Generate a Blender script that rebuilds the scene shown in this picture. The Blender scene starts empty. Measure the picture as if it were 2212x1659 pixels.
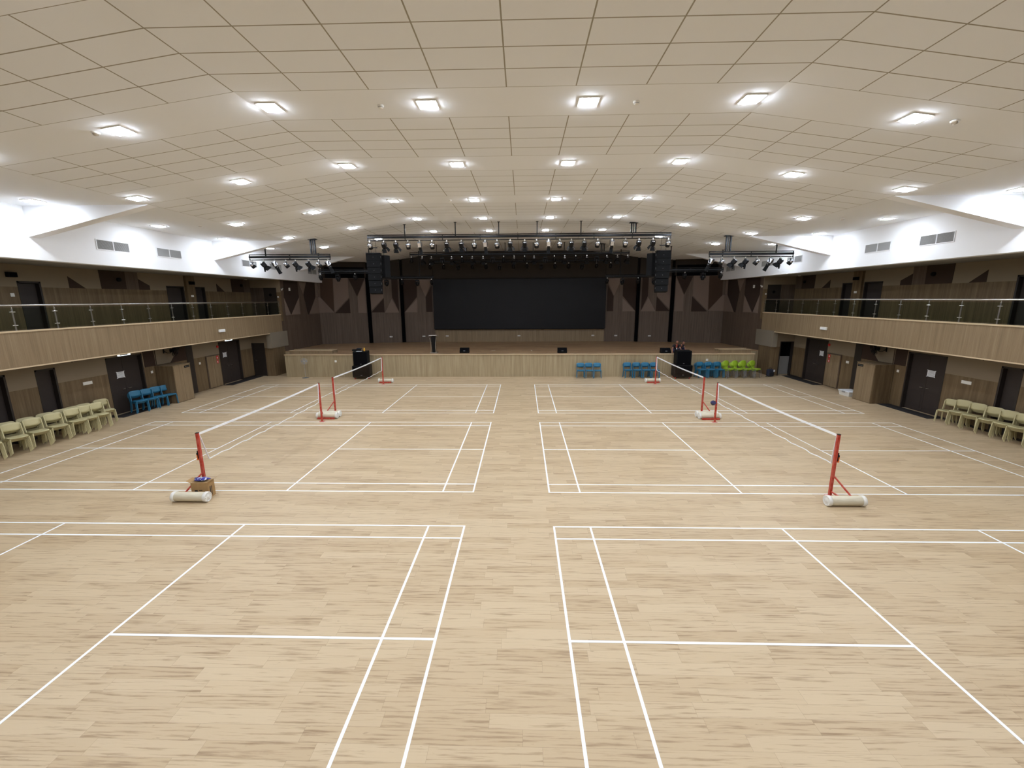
import bpy, bmesh, math, random
from mathutils import Vector, Matrix, Euler
random.seed(7)
PI = math.pi
C = bpy.context.scene.collection
SC = bpy.context.scene
# ------------------------------------------------------------------ camera
def cam_axes(yaw, pitch, roll):
    f = Vector((math.sin(yaw)*math.cos(pitch), math.cos(yaw)*math.cos(pitch), math.sin(pitch)))
    r = Vector((math.cos(yaw), -math.sin(yaw), 0)); u = r.cross(f)
    c, s = math.cos(roll), math.sin(roll)
    return c*r+s*u, -s*r+c*u, f
cd = bpy.data.cameras.new('camera'); cam = bpy.data.objects.new('camera', cd); C.objects.link(cam)
_r, _u, _f = cam_axes(-0.02598, -0.19741, -0.00566)
cam.matrix_world = Matrix(((_r.x, _u.x, -_f.x, 0), (_r.y, _u.y, -_f.y, 0), (_r.z, _u.z, -_f.z, 4.7072), (0, 0, 0, 1)))
cd.sensor_width = 36; cd.lens = 917.48/2212*36; cd.clip_end = 200; cd.clip_start = 0.05
SC.camera = cam
# ------------------------------------------------------------------ world, exposure
w = bpy.data.worlds.new('world'); SC.world = w; w.use_nodes = True
w.node_tree.nodes['Background'].inputs[0].default_value = (0, 0, 0, 1)
SC.view_settings.view_transform = 'Standard'; SC.view_settings.look = 'None'
SC.view_settings.gamma = 1; SC.view_settings.use_curve_mapping = False
SC.view_settings.exposure = 1.98
LAMP = 38.0                      # radiance of every ceiling lamp's diffuser
LAMP_COL = (0.88, 0.97, 1.10)
HID_ROWS = (-2.2, 1.5, 5.2)   # lamp rows of the same ceiling grid, over and behind the camera
XC = -0.28
KX1, KX2, WX = 4.8, 10.746, 14.6
ZC, ZL = 8.3, 7.5
def zceil(xr):
    a = abs(xr)
    return ZC if a <= KX1 else (ZL if a >= KX2 else ZC-(a-KX1)/(KX2-KX1)*(ZC-ZL))
for _y in HID_ROWS:
    for _k in range(10):
        xr = -13.5+3*_k
        if abs(xr) > 8 and _y < 5: continue
        ld = bpy.data.lights.new('ceiling_lamp', 'AREA'); ld.shape = 'SQUARE'; ld.size = 0.3
        ld.energy = LAMP*PI*0.09*1.2; ld.color = LAMP_COL
        lo = bpy.data.objects.new('ceiling_lamp', ld); C.objects.link(lo); lo.location = (XC+xr, _y, zceil(xr)-0.04)
try:
    SC.cycles.use_denoising = True
except Exception: pass

# ------------------------------------------------------------------ helpers
def lin(c):
    o = []
    for v in c[:3]:
        v = v/255.0
        o.append(v/12.92 if v <= .04045 else ((v+.055)/1.055)**2.4)
    return (o[0], o[1], o[2], 1)
M = {}
def nt(m): return m.node_tree.nodes, m.node_tree.links
def mat(name, col, rough=.5, metal=0, spec=.5, emit=None, estr=1, noise=None, coat=0):
    """noise=(scale_xyz, amount, second colour)"""
    m = bpy.data.materials.new(name); m.use_nodes = True; M[name] = m
    n, l = nt(m); b = n['Principled BSDF']
    b.inputs['Base Color'].default_value = lin(col); b.inputs['Roughness'].default_value = rough
    b.inputs['Metallic'].default_value = metal
    b.inputs['Specular IOR Level'].default_value = spec
    if coat: b.inputs['Coat Weight'].default_value = coat
    if emit: b.inputs['Emission Color'].default_value = emit; b.inputs['Emission Strength'].default_value = estr
    if noise:
        tc = n.new('ShaderNodeTexCoord'); mp = n.new('ShaderNodeMapping'); mp.inputs['Scale'].default_value = noise[0]
        nz = n.new('ShaderNodeTexNoise'); nz.inputs['Scale'].default_value = 1; nz.inputs['Detail'].default_value = 4
        cr = n.new('ShaderNodeValToRGB'); cr.color_ramp.elements[0].position = .5-noise[1]; cr.color_ramp.elements[1].position = .5+noise[1]
        cr.color_ramp.elements[0].color = lin(col); cr.color_ramp.elements[1].color = lin(noise[2])
        l.new(tc.outputs['Object'], mp.inputs[0]); l.new(mp.outputs[0], nz.inputs[0]); l.new(nz.outputs[0], cr.inputs[0]); l.new(cr.outputs[0], b.inputs['Base Color'])
    return m
def wood(name, c0, c1, c2, vert=True, rough=.5):
    """vertical-grain laminate: fine strips, broad boards"""
    m = bpy.data.materials.new(name); m.use_nodes = True; M[name] = m
    n, l = nt(m); b = n['Principled BSDF']; b.inputs['Roughness'].default_value = rough; b.inputs['Specular IOR Level'].default_value = .35
    tc = n.new('ShaderNodeTexCoord')
    def nz(sc, det, seed):
        mp = n.new('ShaderNodeMapping'); mp.inputs['Scale'].default_value = sc; mp.inputs['Location'].default_value = (seed, seed*.7, seed*.3)
        t = n.new('ShaderNodeTexNoise'); t.inputs['Scale'].default_value = 1; t.inputs['Detail'].default_value = det
        l.new(tc.outputs['Object'], mp.inputs[0]); l.new(mp.outputs[0], t.inputs[0]); return t
    a = nz((9, 9, .35) if vert else (.4, 9, 9), 3, 0); f = nz((45, 45, 1.2) if vert else (1.5, 45, 45), 4, 3)
    cr = n.new('ShaderNodeValToRGB'); e = cr.color_ramp.elements
    e[0].position = .3; e[0].color = lin(c0); e[1].position = .7; e[1].color = lin(c2)
    k = e.new(.5); k.color = lin(c1)
    mx = n.new('ShaderNodeMath'); mx.operation = 'MULTIPLY_ADD'; mx.inputs[1].default_value = .45
    ml = n.new('ShaderNodeMath'); ml.operation = 'MULTIPLY'; ml.inputs[1].default_value = .55
    l.new(a.outputs[0], ml.inputs[0]); l.new(f.outputs[0], mx.inputs[0]); l.new(ml.outputs[0], mx.inputs[2])
    l.new(mx.outputs[0], cr.inputs[0]); l.new(cr.outputs[0], b.inputs['Base Color'])
    return m
def mth(n, l, op, a, b=None, c=None):
    x = n.new('ShaderNodeMath'); x.operation = op
    for i, v in enumerate((a, b, c)):
        if v is None: continue
        if isinstance(v, (int, float)): x.inputs[i].default_value = v
        else: l.new(v, x.inputs[i])
    return x.outputs[0]
def planks(name, light, mid, dark, seam, L=1.22, H=.185, rough=.42, spec=.35):
    m = bpy.data.materials.new(name); m.use_nodes = True; M[name] = m
    n, l = nt(m); b = n['Principled BSDF']; b.inputs['Roughness'].default_value = rough; b.inputs['Specular IOR Level'].default_value = spec
    tc = n.new('ShaderNodeTexCoord'); sp = n.new('ShaderNodeSeparateXYZ'); l.new(tc.outputs['Object'], sp.inputs[0])
    X, Y = sp.outputs[0], sp.outputs[1]
    ry = mth(n, l, 'DIVIDE', Y, H); row = mth(n, l, 'FLOOR', ry); fy = mth(n, l, 'SUBTRACT', ry, row)
    wn = n.new('ShaderNodeTexWhiteNoise'); wn.noise_dimensions = '1D'; l.new(row, wn.inputs['W'])
    rx = mth(n, l, 'ADD', mth(n, l, 'DIVIDE', X, L), wn.outputs['Value']); colm = mth(n, l, 'FLOOR', rx); fx = mth(n, l, 'SUBTRACT', rx, colm)
    cv = n.new('ShaderNodeCombineXYZ'); l.new(row, cv.inputs[0]); l.new(colm, cv.inputs[1])
    w2 = n.new('ShaderNodeTexWhiteNoise'); w2.noise_dimensions = '3D'; l.new(cv.outputs[0], w2.inputs['Vector'])
    rnd = w2.outputs['Value']
    def stretched(sx, sy, det, k):
        c = n.new('ShaderNodeCombineXYZ')
        l.new(mth(n, l, 'MULTIPLY_ADD', rnd, 37.0*k, mth(n, l, 'MULTIPLY', X, sx)), c.inputs[0])
        l.new(mth(n, l, 'MULTIPLY_ADD', rnd, 11.0*k, mth(n, l, 'MULTIPLY', Y, sy)), c.inputs[1])
        t = n.new('ShaderNodeTexNoise'); t.inputs['Scale'].default_value = 1; t.inputs['Detail'].default_value = det; t.inputs['Roughness'].default_value = .6
        l.new(c.outputs[0], t.inputs[0]); return t.outputs[0]
    g1 = stretched(1.5, 30, 5, 1); g2 = stretched(2.6, 60, 3, 2); kn = stretched(7, 30, 2, 3)
    def ramp(v, p0, p1, c0, c1):
        r = n.new('ShaderNodeValToRGB'); e = r.color_ramp.elements; e[0].position = p0; e[1].position = p1
        e[0].color = c0; e[1].color = c1; l.new(v, r.inputs[0]); return r.outputs[0]
    def mix(f, a, c):
        x = n.new('ShaderNodeMix'); x.data_type = 'RGBA'
        if isinstance(f, float): x.inputs[0].default_value = f
        else: l.new(f, x.inputs[0])
        for i, v in ((6, a), (7, c)):
            if isinstance(v, tuple): x.inputs[i].default_value = v
            else: l.new(v, x.inputs[i])
        return x.outputs[2]
    base = mix(rnd, lin(light), lin(mid))
    W, B = (1, 1, 1, 1), (0, 0, 0, 1)
    c1 = mix(ramp(mth(n, l, 'ADD', g1, mth(n, l, 'MULTIPLY', rnd, .06)), .55, .72, B, (.8, .8, .8, 1)), base, lin(dark))
    c2 = mix(ramp(g2, .5, .75, B, (.35, .35, .35, 1)), c1, lin(mid))
    c3 = mix(ramp(kn, .70, .80, B, (.55, .55, .55, 1)), c2, lin(seam))
    ey = mth(n, l, 'LESS_THAN', fy, .012); ex = mth(n, l, 'LESS_THAN', fx, .0018)
    ed = mth(n, l, 'MULTIPLY', mth(n, l, 'MAXIMUM', ey, ex), .55)
    c4 = mix(ed, c3, lin(seam)); l.new(c4, b.inputs['Base Color'])
    return m

planks('floor_planks', (200, 178, 145), (188, 164, 130), (132, 104, 74), (92, 70, 50))
planks('stage_planks', (172, 142, 108), (146, 115, 84), (104, 78, 56), (74, 54, 40))
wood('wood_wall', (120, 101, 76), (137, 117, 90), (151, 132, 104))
wood('wood_shaded', (92, 75, 54), (112, 93, 68), (132, 112, 84))  # same laminate as the fascia, gallery shade put into a darker colour
wood('wood_dark', (80, 66, 55), (94, 79, 67), (110, 94, 80))
wood('wood_stagefront', (144, 127, 98), (165, 148, 117), (184, 169, 138))
mat('panel_light', (142, 128, 108), .9, spec=.2)
mat('panel_dark', (66, 52, 44), .9, spec=.2)
mat('panel_grey', (134, 124, 108), .9, spec=.2)
mat('edge_trim', (206, 184, 150), .45)
mat('white_paint', (245, 246, 248), .8, spec=.2)
mat('door_dark', (50, 41, 37), .6)
mat('door_frame', (44, 37, 33), .5)
mat('black_wall', (34, 31, 30), .85, spec=.2)
mat('stage_upper', (60, 53, 47), .9, spec=.2)
mat('panel_stage', (128, 111, 100), .9, spec=.2)
mat('panel_stage_dark', (60, 47, 41), .9, spec=.2)
mat('panel_brown', (76, 58, 47), .9, spec=.2)
mat('gallery_soffit', (150, 146, 140), .9, spec=.1)  # hidden inner gallery ceiling, greyed to dim the walls below it
mat('tape_white', (246, 248, 250), .6)
mat('black_metal', (22, 22, 24), .42, .6)
mat('black_matte', (11, 12, 14), .75, spec=.2)
mat('black_cloth', (9, 9, 12), .95, spec=.1)
mat('screen_black', (17, 17, 21), .5, spec=.25)
mat('alu', (215, 220, 232), .22, 1.0)
mat('steel', (205, 203, 198), .28, 1.0)
mat('grey_metal', (140, 142, 145), .4, .8)
mat('white_plastic', (235, 233, 226), .45)
mat('grey_plastic', (150, 150, 150), .5)
mat('cream_plastic', (196, 186, 142), .5)
mat('blue_plastic', (44, 114, 148), .45)
mat('green_plastic', (152, 182, 48), .45)
mat('red_paint', (176, 44, 26), .45, noise=((14, 14, 9), .16, (196, 92, 76)))
mat('pvc_cream', (222, 214, 192), .5, noise=((4, 30, 30), .2, (206, 196, 170)))
mat('carton', (176, 142, 96), .85, noise=((9, 9, 3), .3, (160, 126, 82)))
mat('ink', (40, 36, 34), .8)
mat('text_grey', (96, 96, 100), .8)
mat('bag_blue', (28, 34, 140), .4)
mat('red_sign', (200, 40, 34), .5)
mat('orange', (240, 110, 30), .5)
mat('yellow', (226, 170, 52), .4)
mat('skin', (158, 110, 88), .6)
mat('hair', (26, 20, 18), .7)
mat('cloth_navy', (26, 32, 62), .9)
mat('cloth_grey', (70, 72, 76), .9)
mat('cloth_dark', (30, 30, 36), .9)
mat('mat_rubber', (60, 57, 57), .95, spec=.1, noise=((60, 60, 1), .2, (46, 44, 44)))
mat('pack_dark', (38, 42, 58), .8)
mat('paper', (232, 234, 236), .8)
mat('exit_lit', (235, 245, 255), .5, emit=(.75, .9, 1, 1), estr=.55)
mat('lamp_glow', (255, 255, 255), .5, emit=LAMP_COL+(1,), estr=LAMP)
mat('vent_grey', (176, 176, 174), .6)
mat('vent_dark', (112, 112, 112), .8)
# acrylic + glass + net
def glassy(name, tint, fac, rough=.02):
    m = bpy.data.materials.new(name); m.use_nodes = True; M[name] = m; n, l = nt(m); n.remove(n['Principled BSDF'])
    t = n.new('ShaderNodeBsdfTransparent'); t.inputs[0].default_value = tint
    g = n.new('ShaderNodeBsdfGlossy'); g.inputs['Roughness'].default_value = rough
    fr = n.new('ShaderNodeLayerWeight'); fr.inputs[0].default_value = .5
    mx = n.new('ShaderNodeMixShader'); ff = mth(n, l, 'MULTIPLY_ADD', mth(n, l, 'POWER', fr.outputs[1], 5.0), .5*fac, .03*fac)
    l.new(ff, mx.inputs[0]); l.new(t.outputs[0], mx.inputs[1]); l.new(g.outputs[0], mx.inputs[2]); l.new(mx.outputs[0], n['Material Output'].inputs[0])
glassy('glass_pane', (.85, .90, .84, 1), 1.0)
glassy('acrylic', (.88, .9, .92, 1), 1.0, .1)
def net_material():
    m = bpy.data.materials.new('net_weave'); m.use_nodes = True; M['net_weave'] = m; n, l = nt(m); b = n['Principled BSDF']
    b.inputs['Base Color'].default_value = lin((120, 96, 70)); b.inputs['Roughness'].default_value = .9
    tc = n.new('ShaderNodeTexCoord'); sp = n.new('ShaderNodeSeparateXYZ'); l.new(tc.outputs['Object'], sp.inputs[0])
    f1 = mth(n, l, 'LESS_THAN', mth(n, l, 'FRACT', mth(n, l, 'MULTIPLY', sp.outputs[1], 45.0)), .05)
    f2 = mth(n, l, 'LESS_THAN', mth(n, l, 'FRACT', mth(n, l, 'MULTIPLY', sp.outputs[2], 45.0)), .05)
    t = n.new('ShaderNodeBsdfTransparent'); mx = n.new('ShaderNodeMixShader')
    l.new(mth(n, l, 'MAXIMUM', f1, f2), mx.inputs[0]); l.new(t.outputs[0], mx.inputs[1]); l.new(b.outputs[0], mx.inputs[2])
    l.new(mx.outputs[0], n['Material Output'].inputs[0])
net_material()
def tile_material():
    m = bpy.data.materials.new('ceiling_tile'); m.use_nodes = True; M['ceiling_tile'] = m; n, l = nt(m); b = n['Principled BSDF']
    b.inputs['Roughness'].default_value = .9; b.inputs['Specular IOR Level'].default_value = .15
    uv = n.new('ShaderNodeUVMap'); sp = n.new('ShaderNodeSeparateXYZ'); l.new(uv.outputs[0], sp.inputs[0])
    def line(v, period, wd):
        d = mth(n, l, 'ABSOLUTE', mth(n, l, 'SUBTRACT', mth(n, l, 'FRACT', mth(n, l, 'ADD', mth(n, l, 'DIVIDE', v, period), .5)), .5))
        return mth(n, l, 'LESS_THAN', d, wd/period/2)
    mk = mth(n, l, 'MAXIMUM', line(sp.outputs[0], 1.2, .022), line(sp.outputs[1], .6, .022))
    mx = n.new('ShaderNodeMix'); mx.data_type = 'RGBA'; mx.inputs[6].default_value = lin((238, 240, 242)); mx.inputs[7].default_value = lin((162, 156, 142))
    l.new(mk, mx.inputs[0]); l.new(mx.outputs[2], b.inputs['Base Color'])
tile_material()
mat('ceiling_plain', (240, 242, 244), .9, spec=.15)

class MB:
    def __init__(s): s.v = []; s.f = []; s.m = []; s.sm = []
    def add(s, verts, faces, mi=0, smooth=False):
        o = len(s.v); s.v += [tuple(p) for p in verts]
        for f in faces: s.f.append(tuple(i+o for i in f)); s.m.append(mi); s.sm.append(smooth)
        return s
    def hexa(s, p, mi=0):   # p: 8 points, bottom 4 ccw then top 4
        return s.add(p, [(3, 2, 1, 0), (4, 5, 6, 7), (0, 1, 5, 4), (1, 2, 6, 5), (2, 3, 7, 6), (3, 0, 4, 7)], mi)
    def box(s, x0, x1, y0, y1, z0, z1, mi=0):
        if x0 > x1: x0, x1 = x1, x0
        if y0 > y1: y0, y1 = y1, y0
        return s.hexa([(x0, y0, z0), (x1, y0, z0), (x1, y1, z0), (x0, y1, z0), (x0, y0, z1), (x1, y0, z1), (x1, y1, z1), (x0, y1, z1)], mi)
    def bbox(s, x0, x1, y0, y1, z0, z1, b=.01, mi=0):   # box with chamfered edges
        if x0 > x1: x0, x1 = x1, x0
        if y0 > y1: y0, y1 = y1, y0
        bm = bmesh.new(); bmesh.ops.create_cube(bm, size=1)
        for v in bm.verts: v.co = Vector(((x0+x1)/2+v.co.x*(x1-x0), (y0+y1)/2+v.co.y*(y1-y0), (z0+z1)/2+v.co.z*(z1-z0)))
        bmesh.ops.bevel(bm, geom=bm.edges[:], offset=b, segments=2, affect='EDGES', profile=.5)
        return s.bm(bm, mi)
    def bm(s, bm, mi=0, smooth=False):
        bm.verts.index_update(); s.add([v.co.copy() for v in bm.verts], [[v.index for v in f.verts] for f in bm.faces], mi, smooth); bm.free(); return s
    def prism(s, poly, ext, mi=0):   # poly: list of 3D points, extruded by vector
        e = Vector(ext); n = len(poly); a = [Vector(p) for p in poly]
        nrm = Vector((0, 0, 0))
        for i in range(n): nrm += a[i].cross(a[(i+1) % n])
        if nrm.dot(e) > 0: a = a[::-1]
        return s.add(a+[p+e for p in a], [tuple(range(n)), tuple(range(2*n-1, n-1, -1))]+[(i, i+n, (i+1) % n+n, (i+1) % n)[::-1][::-1] if False else ((i+1) % n, i, i+n, (i+1) % n+n) for i in range(n)], mi)
    def cyl(s, p0, p1, r0, r1=None, seg=12, mi=0, caps=True, smooth=True):
        if r1 is None: r1 = r0
        p0, p1 = Vector(p0), Vector(p1); d = (p1-p0).normalized()
        a = d.orthogonal().normalized(); b = d.cross(a)
        v = []
        for p, r in ((p0, r0), (p1, r1)):
            for i in range(seg):
                t = 2*PI*i/seg; v.append(p+a*math.cos(t)*r+b*math.sin(t)*r)
        s.add(v, [(i, (i+1) % seg, (i+1) % seg+seg, i+seg) for i in range(seg)], mi, smooth)
        if caps: s.add(v[:seg], [tuple(range(seg-1, -1, -1))], mi); s.add(v[seg:], [tuple(range(seg))], mi)
        return s
    def tube(s, pts, r, seg=8, mi=0):
        for i in range(len(pts)-1): s.cyl(pts[i], pts[i+1], r, seg=seg, mi=mi)
        for p in pts[1:-1]: s.ball(p, r, mi=mi, n=seg)
        return s
    def bar(s, p0, p1, wx, wy, mi=0, up=(0, 0, 1), w1=None, h1=None):
        p0, p1 = Vector(p0), Vector(p1); d = (p1-p0).normalized(); up = Vector(up)
        if abs(d.dot(up)) > .95: up = Vector((0, 1, 0))
        a = d.cross(up).normalized(); b = a.cross(d)
        w1 = wx if w1 is None else w1; h1 = wy if h1 is None else h1
        q = [p0+a*(-wx/2)+b*(-wy/2), p0+a*(wx/2)+b*(-wy/2), p0+a*(wx/2)+b*(wy/2), p0+a*(-wx/2)+b*(wy/2)]
        t = [p1+a*(-w1/2)+b*(-h1/2), p1+a*(w1/2)+b*(-h1/2), p1+a*(w1/2)+b*(h1/2), p1+a*(-w1/2)+b*(h1/2)]
        return s.hexa(q+t, mi)
    def ball(s, c, r, sc=(1, 1, 1), mi=0, n=12):
        bm = bmesh.new(); bmesh.ops.create_uvsphere(bm, u_segments=n, v_segments=max(6, n//2), radius=r)
        for v in bm.verts: v.co = Vector((v.co.x*sc[0], v.co.y*sc[1], v.co.z*sc[2]))+Vector(c)
        return s.bm(bm, mi, True)
    def lathe(s, prof, c=(0, 0, 0), axis='z', seg=24, mi=0):
        v = []
        for r, z in prof:
            for i in range(seg):
                t = 2*PI*i/seg; x, y = r*math.cos(t), r*math.sin(t)
                p = (x, y, z) if axis == 'z' else ((z, x, y) if axis == 'x' else (y, z, x))
                v.append(Vector(p)+Vector(c))
        k = len(prof)
        return s.add(v, [(j*seg+i, j*seg+(i+1) % seg, (j+1)*seg+(i+1) % seg, (j+1)*seg+i) for j in range(k-1) for i in range(seg)], mi, True)
    def xf(s, mtx): s.v = [tuple(mtx @ Vector(p)) for p in s.v]; return s
    def mesh(s, name, mats):
        me = bpy.data.meshes.new(name); me.from_pydata(s.v, [], s.f)
        for mm in (mats if isinstance(mats, (list, tuple)) else [mats]): me.materials.append(M[mm])
        me.polygons.foreach_set('material_index', s.m); me.polygons.foreach_set('use_smooth', s.sm); me.update(); return me
    def build(s, name, mats, parent=None, loc=None):
        o = bpy.data.objects.new(name, s.mesh(name, mats)); C.objects.link(o)
        if parent: o.parent = parent
        if loc: o.location = loc
        return o
def struct(o): o['kind'] = 'structure'; return o
def tag(o, label, cat, group=None):
    o['label'] = label; o['category'] = cat
    if group: o['group'] = group
    return o
def thing(name, label, cat, loc=(0, 0, 0), rz=0, group=None, kind=None):
    o = bpy.data.objects.new(name, None); C.objects.link(o); o.location = loc; o.rotation_euler = (0, 0, rz); o.empty_display_size = .1
    if kind: o['kind'] = kind
    else: tag(o, label, cat, group)
    return o
def kids(o): return [c for c in C.objects if c.parent == o]
TREE = {}
def dup(root, loc, rz, label, rot=None):
    if root.name not in TREE: TREE[root.name] = [(c, [(g) for g in kids(c)]) for c in kids(root)]
    r = root.copy(); C.objects.link(r); r.location = loc; r.rotation_euler = rot or (0, 0, rz)
    if label: r['label'] = label
    for ch, gs in TREE[root.name]:
        c = ch.copy(); C.objects.link(c); c.parent = r
        for g in gs:
            d = g.copy(); C.objects.link(d); d.parent = c
    return r
class Pool:      # first use moves the original, later uses copy it
    def __init__(s, root): s.root = root; s.used = False; TREE[root.name] = [(c, kids(c)) for c in kids(root)]
    def put(s, loc, rz, label, group=None, rot=None):
        if not s.used:
            s.used = True; o = s.root; o.location = loc; o.rotation_euler = rot or (0, 0, rz); o['label'] = label
        else: o = dup(s.root, loc, rz, label, rot)
        if group: o['group'] = group
        return o
ORD = ['', 'first', 'second', 'third', 'fourth', 'fifth', 'sixth', 'seventh', 'eighth', 'ninth', 'tenth', 'eleventh', 'twelfth', 'thirteenth', 'fourteenth', 'fifteenth', 'sixteenth', 'seventeenth', 'eighteenth', 'nineteenth', 'twentieth', 'twenty-first', 'twenty-second', 'twenty-third', 'twenty-fourth']
SIDES = ((-1, 'left'), (1, 'right'))
def X(s, xr): return XC+s*xr

# ================================================================== STRUCTURE
struct(MB().box(-18.2, 17.6, -8.5, 34.2, -.2, 0).build('floor', 'floor_planks'))
# ceiling: tile fields between plain bands, folded at KX1 and KX2
fields = [(-8.5, -6.4, 0), (-5.2, -2.8, 0), (-1.6, .8, 0), (2.0, 4.6, 0), (5.8, 8.2, 0), (9.4, 11.8, 0), (13.0, 16.0, 0), (17.2, 19.6, 0), (20.8, 23.2, 0), (24.4, 26.8, 0), (28.0, 34.2, 0)]
def build_ceiling():
    me = bpy.data.meshes.new('ceiling'); V = []; F = []; UVs = []; mi = []
    segs = [(-WX-.1, -KX2), (-KX2, -KX1), (-KX1, KX1), (KX1, KX2), (KX2, WX+.1)]
    slant = math.hypot(KX2-KX1, ZC-ZL)
    def u(x): a = abs(x); return math.copysign(a if a <= KX1 else KX1+(a-KX1)/(KX2-KX1)*slant, x)
    ys = []; prev = None
    for a, b, _ in fields:
        if prev is not None: ys.append((prev, a, False))
        ys.append((a, b, True)); prev = b
    for y0, y1, tile in ys:
        for k, (xa, xb) in enumerate(segs):
            o = len(V); V += [(XC+xa, y0, zceil(xa)), (XC+xa, y1, zceil(xa)), (XC+xb, y1, zceil(xb)), (XC+xb, y0, zceil(xb))]
            F.append((o, o+1, o+2, o+3)); t = tile and 0 < k < 4
            mi.append(0 if t else 1); UVs += [(u(xa), 0), (u(xa), y1-y0), (u(xb), y1-y0), (u(xb), 0)]
    n = len(V); # top skin gives the slab thickness
    V2 = [(x, y, z+.12) for x, y, z in V]; F2 = [tuple(i+n for i in f[::-1]) for f in F]
    me.from_pydata(V+V2, [], F+F2); uvl = me.uv_layers.new(name='UVMap')
    for i, c in enumerate(UVs): uvl.data[i].uv = c
    me.materials.append(M['ceiling_tile']); me.materials.append(M['ceiling_plain'])
    me.polygons.foreach_set('material_index', mi+[1]*len(F2)); me.update()
    o = bpy.data.objects.new('ceiling', me); C.objects.link(o); struct(o)
build_ceiling()
struct(MB().box(-18.2, 17.6, -8.7, -8.5, 0, 8.6).build('wall_rear', 'wood_wall'))

def panel_prisms(pts_uv, origin, dirv, nrm, t=.015):
    """polygon given along a wall (u metres from origin, z) -> thin acoustic panel"""
    return [Vector((origin[0]+dirv[0]*u, origin[1]+dirv[1]*u, z))+Vector(nrm)*0 for u, z in pts_uv]
ntrim = [0]
def trim(mb, m):
    ntrim[0] += 1; return struct(mb.build('trim_%d' % ntrim[0], m))
ndoor = [0]
def door_leaf(parent_w, x, y0, y1, z0, z1, s, double=True, handle=True, recess=.14):
    """dark door standing in the wall plane x (outer face towards the hall at side s)"""
    ndoor[0] += 1
    d = thing('door_%d' % ndoor[0], '', '', (0, 0, 0), kind='structure')
    xi = x+s*recess
    fr = MB(); fr.box(x-s*.01, xi+s*.05, y0, y0+.06, z0, z1); fr.box(x-s*.01, xi+s*.05, y1-.06, y1, z0, z1); fr.box(x-s*.01, xi+s*.05, y0, y1, z1-.06, z1); fr.build('door_frame', 'door_frame', d)
    ym = (y0+y1)/2; leaves = [(y0+.06, ym-.004), (ym+.004, y1-.06)] if double else [(y0+.06, y1-.06)]
    for a, b in leaves:
        lf = MB().bbox(xi, xi+s*.045, a, b, z0+.01, z1-.07, .006)
        g = (b-a)*.14
        if double: lf.box(xi-s*.006, xi, a+g, b-g, z0+.15, z0+.85)
        o = lf.build('door_leaf', 'door_dark', d)
        if handle:
            hy = b-.09 if (double and b < ym+.01) or not double else a+.09
            h = MB(); h.cyl((xi-s*.05, hy, z0+1.02), (xi+s*.002, hy, z0+1.02), .012); h.bar((xi-s*.05, hy, z0+1.02), (xi-s*.05, hy+(-.11 if hy > (a+b)/2 else .11), z0+1.02), .018, .014); h.build('door_handle', 'steel', o)
    return d

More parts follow.
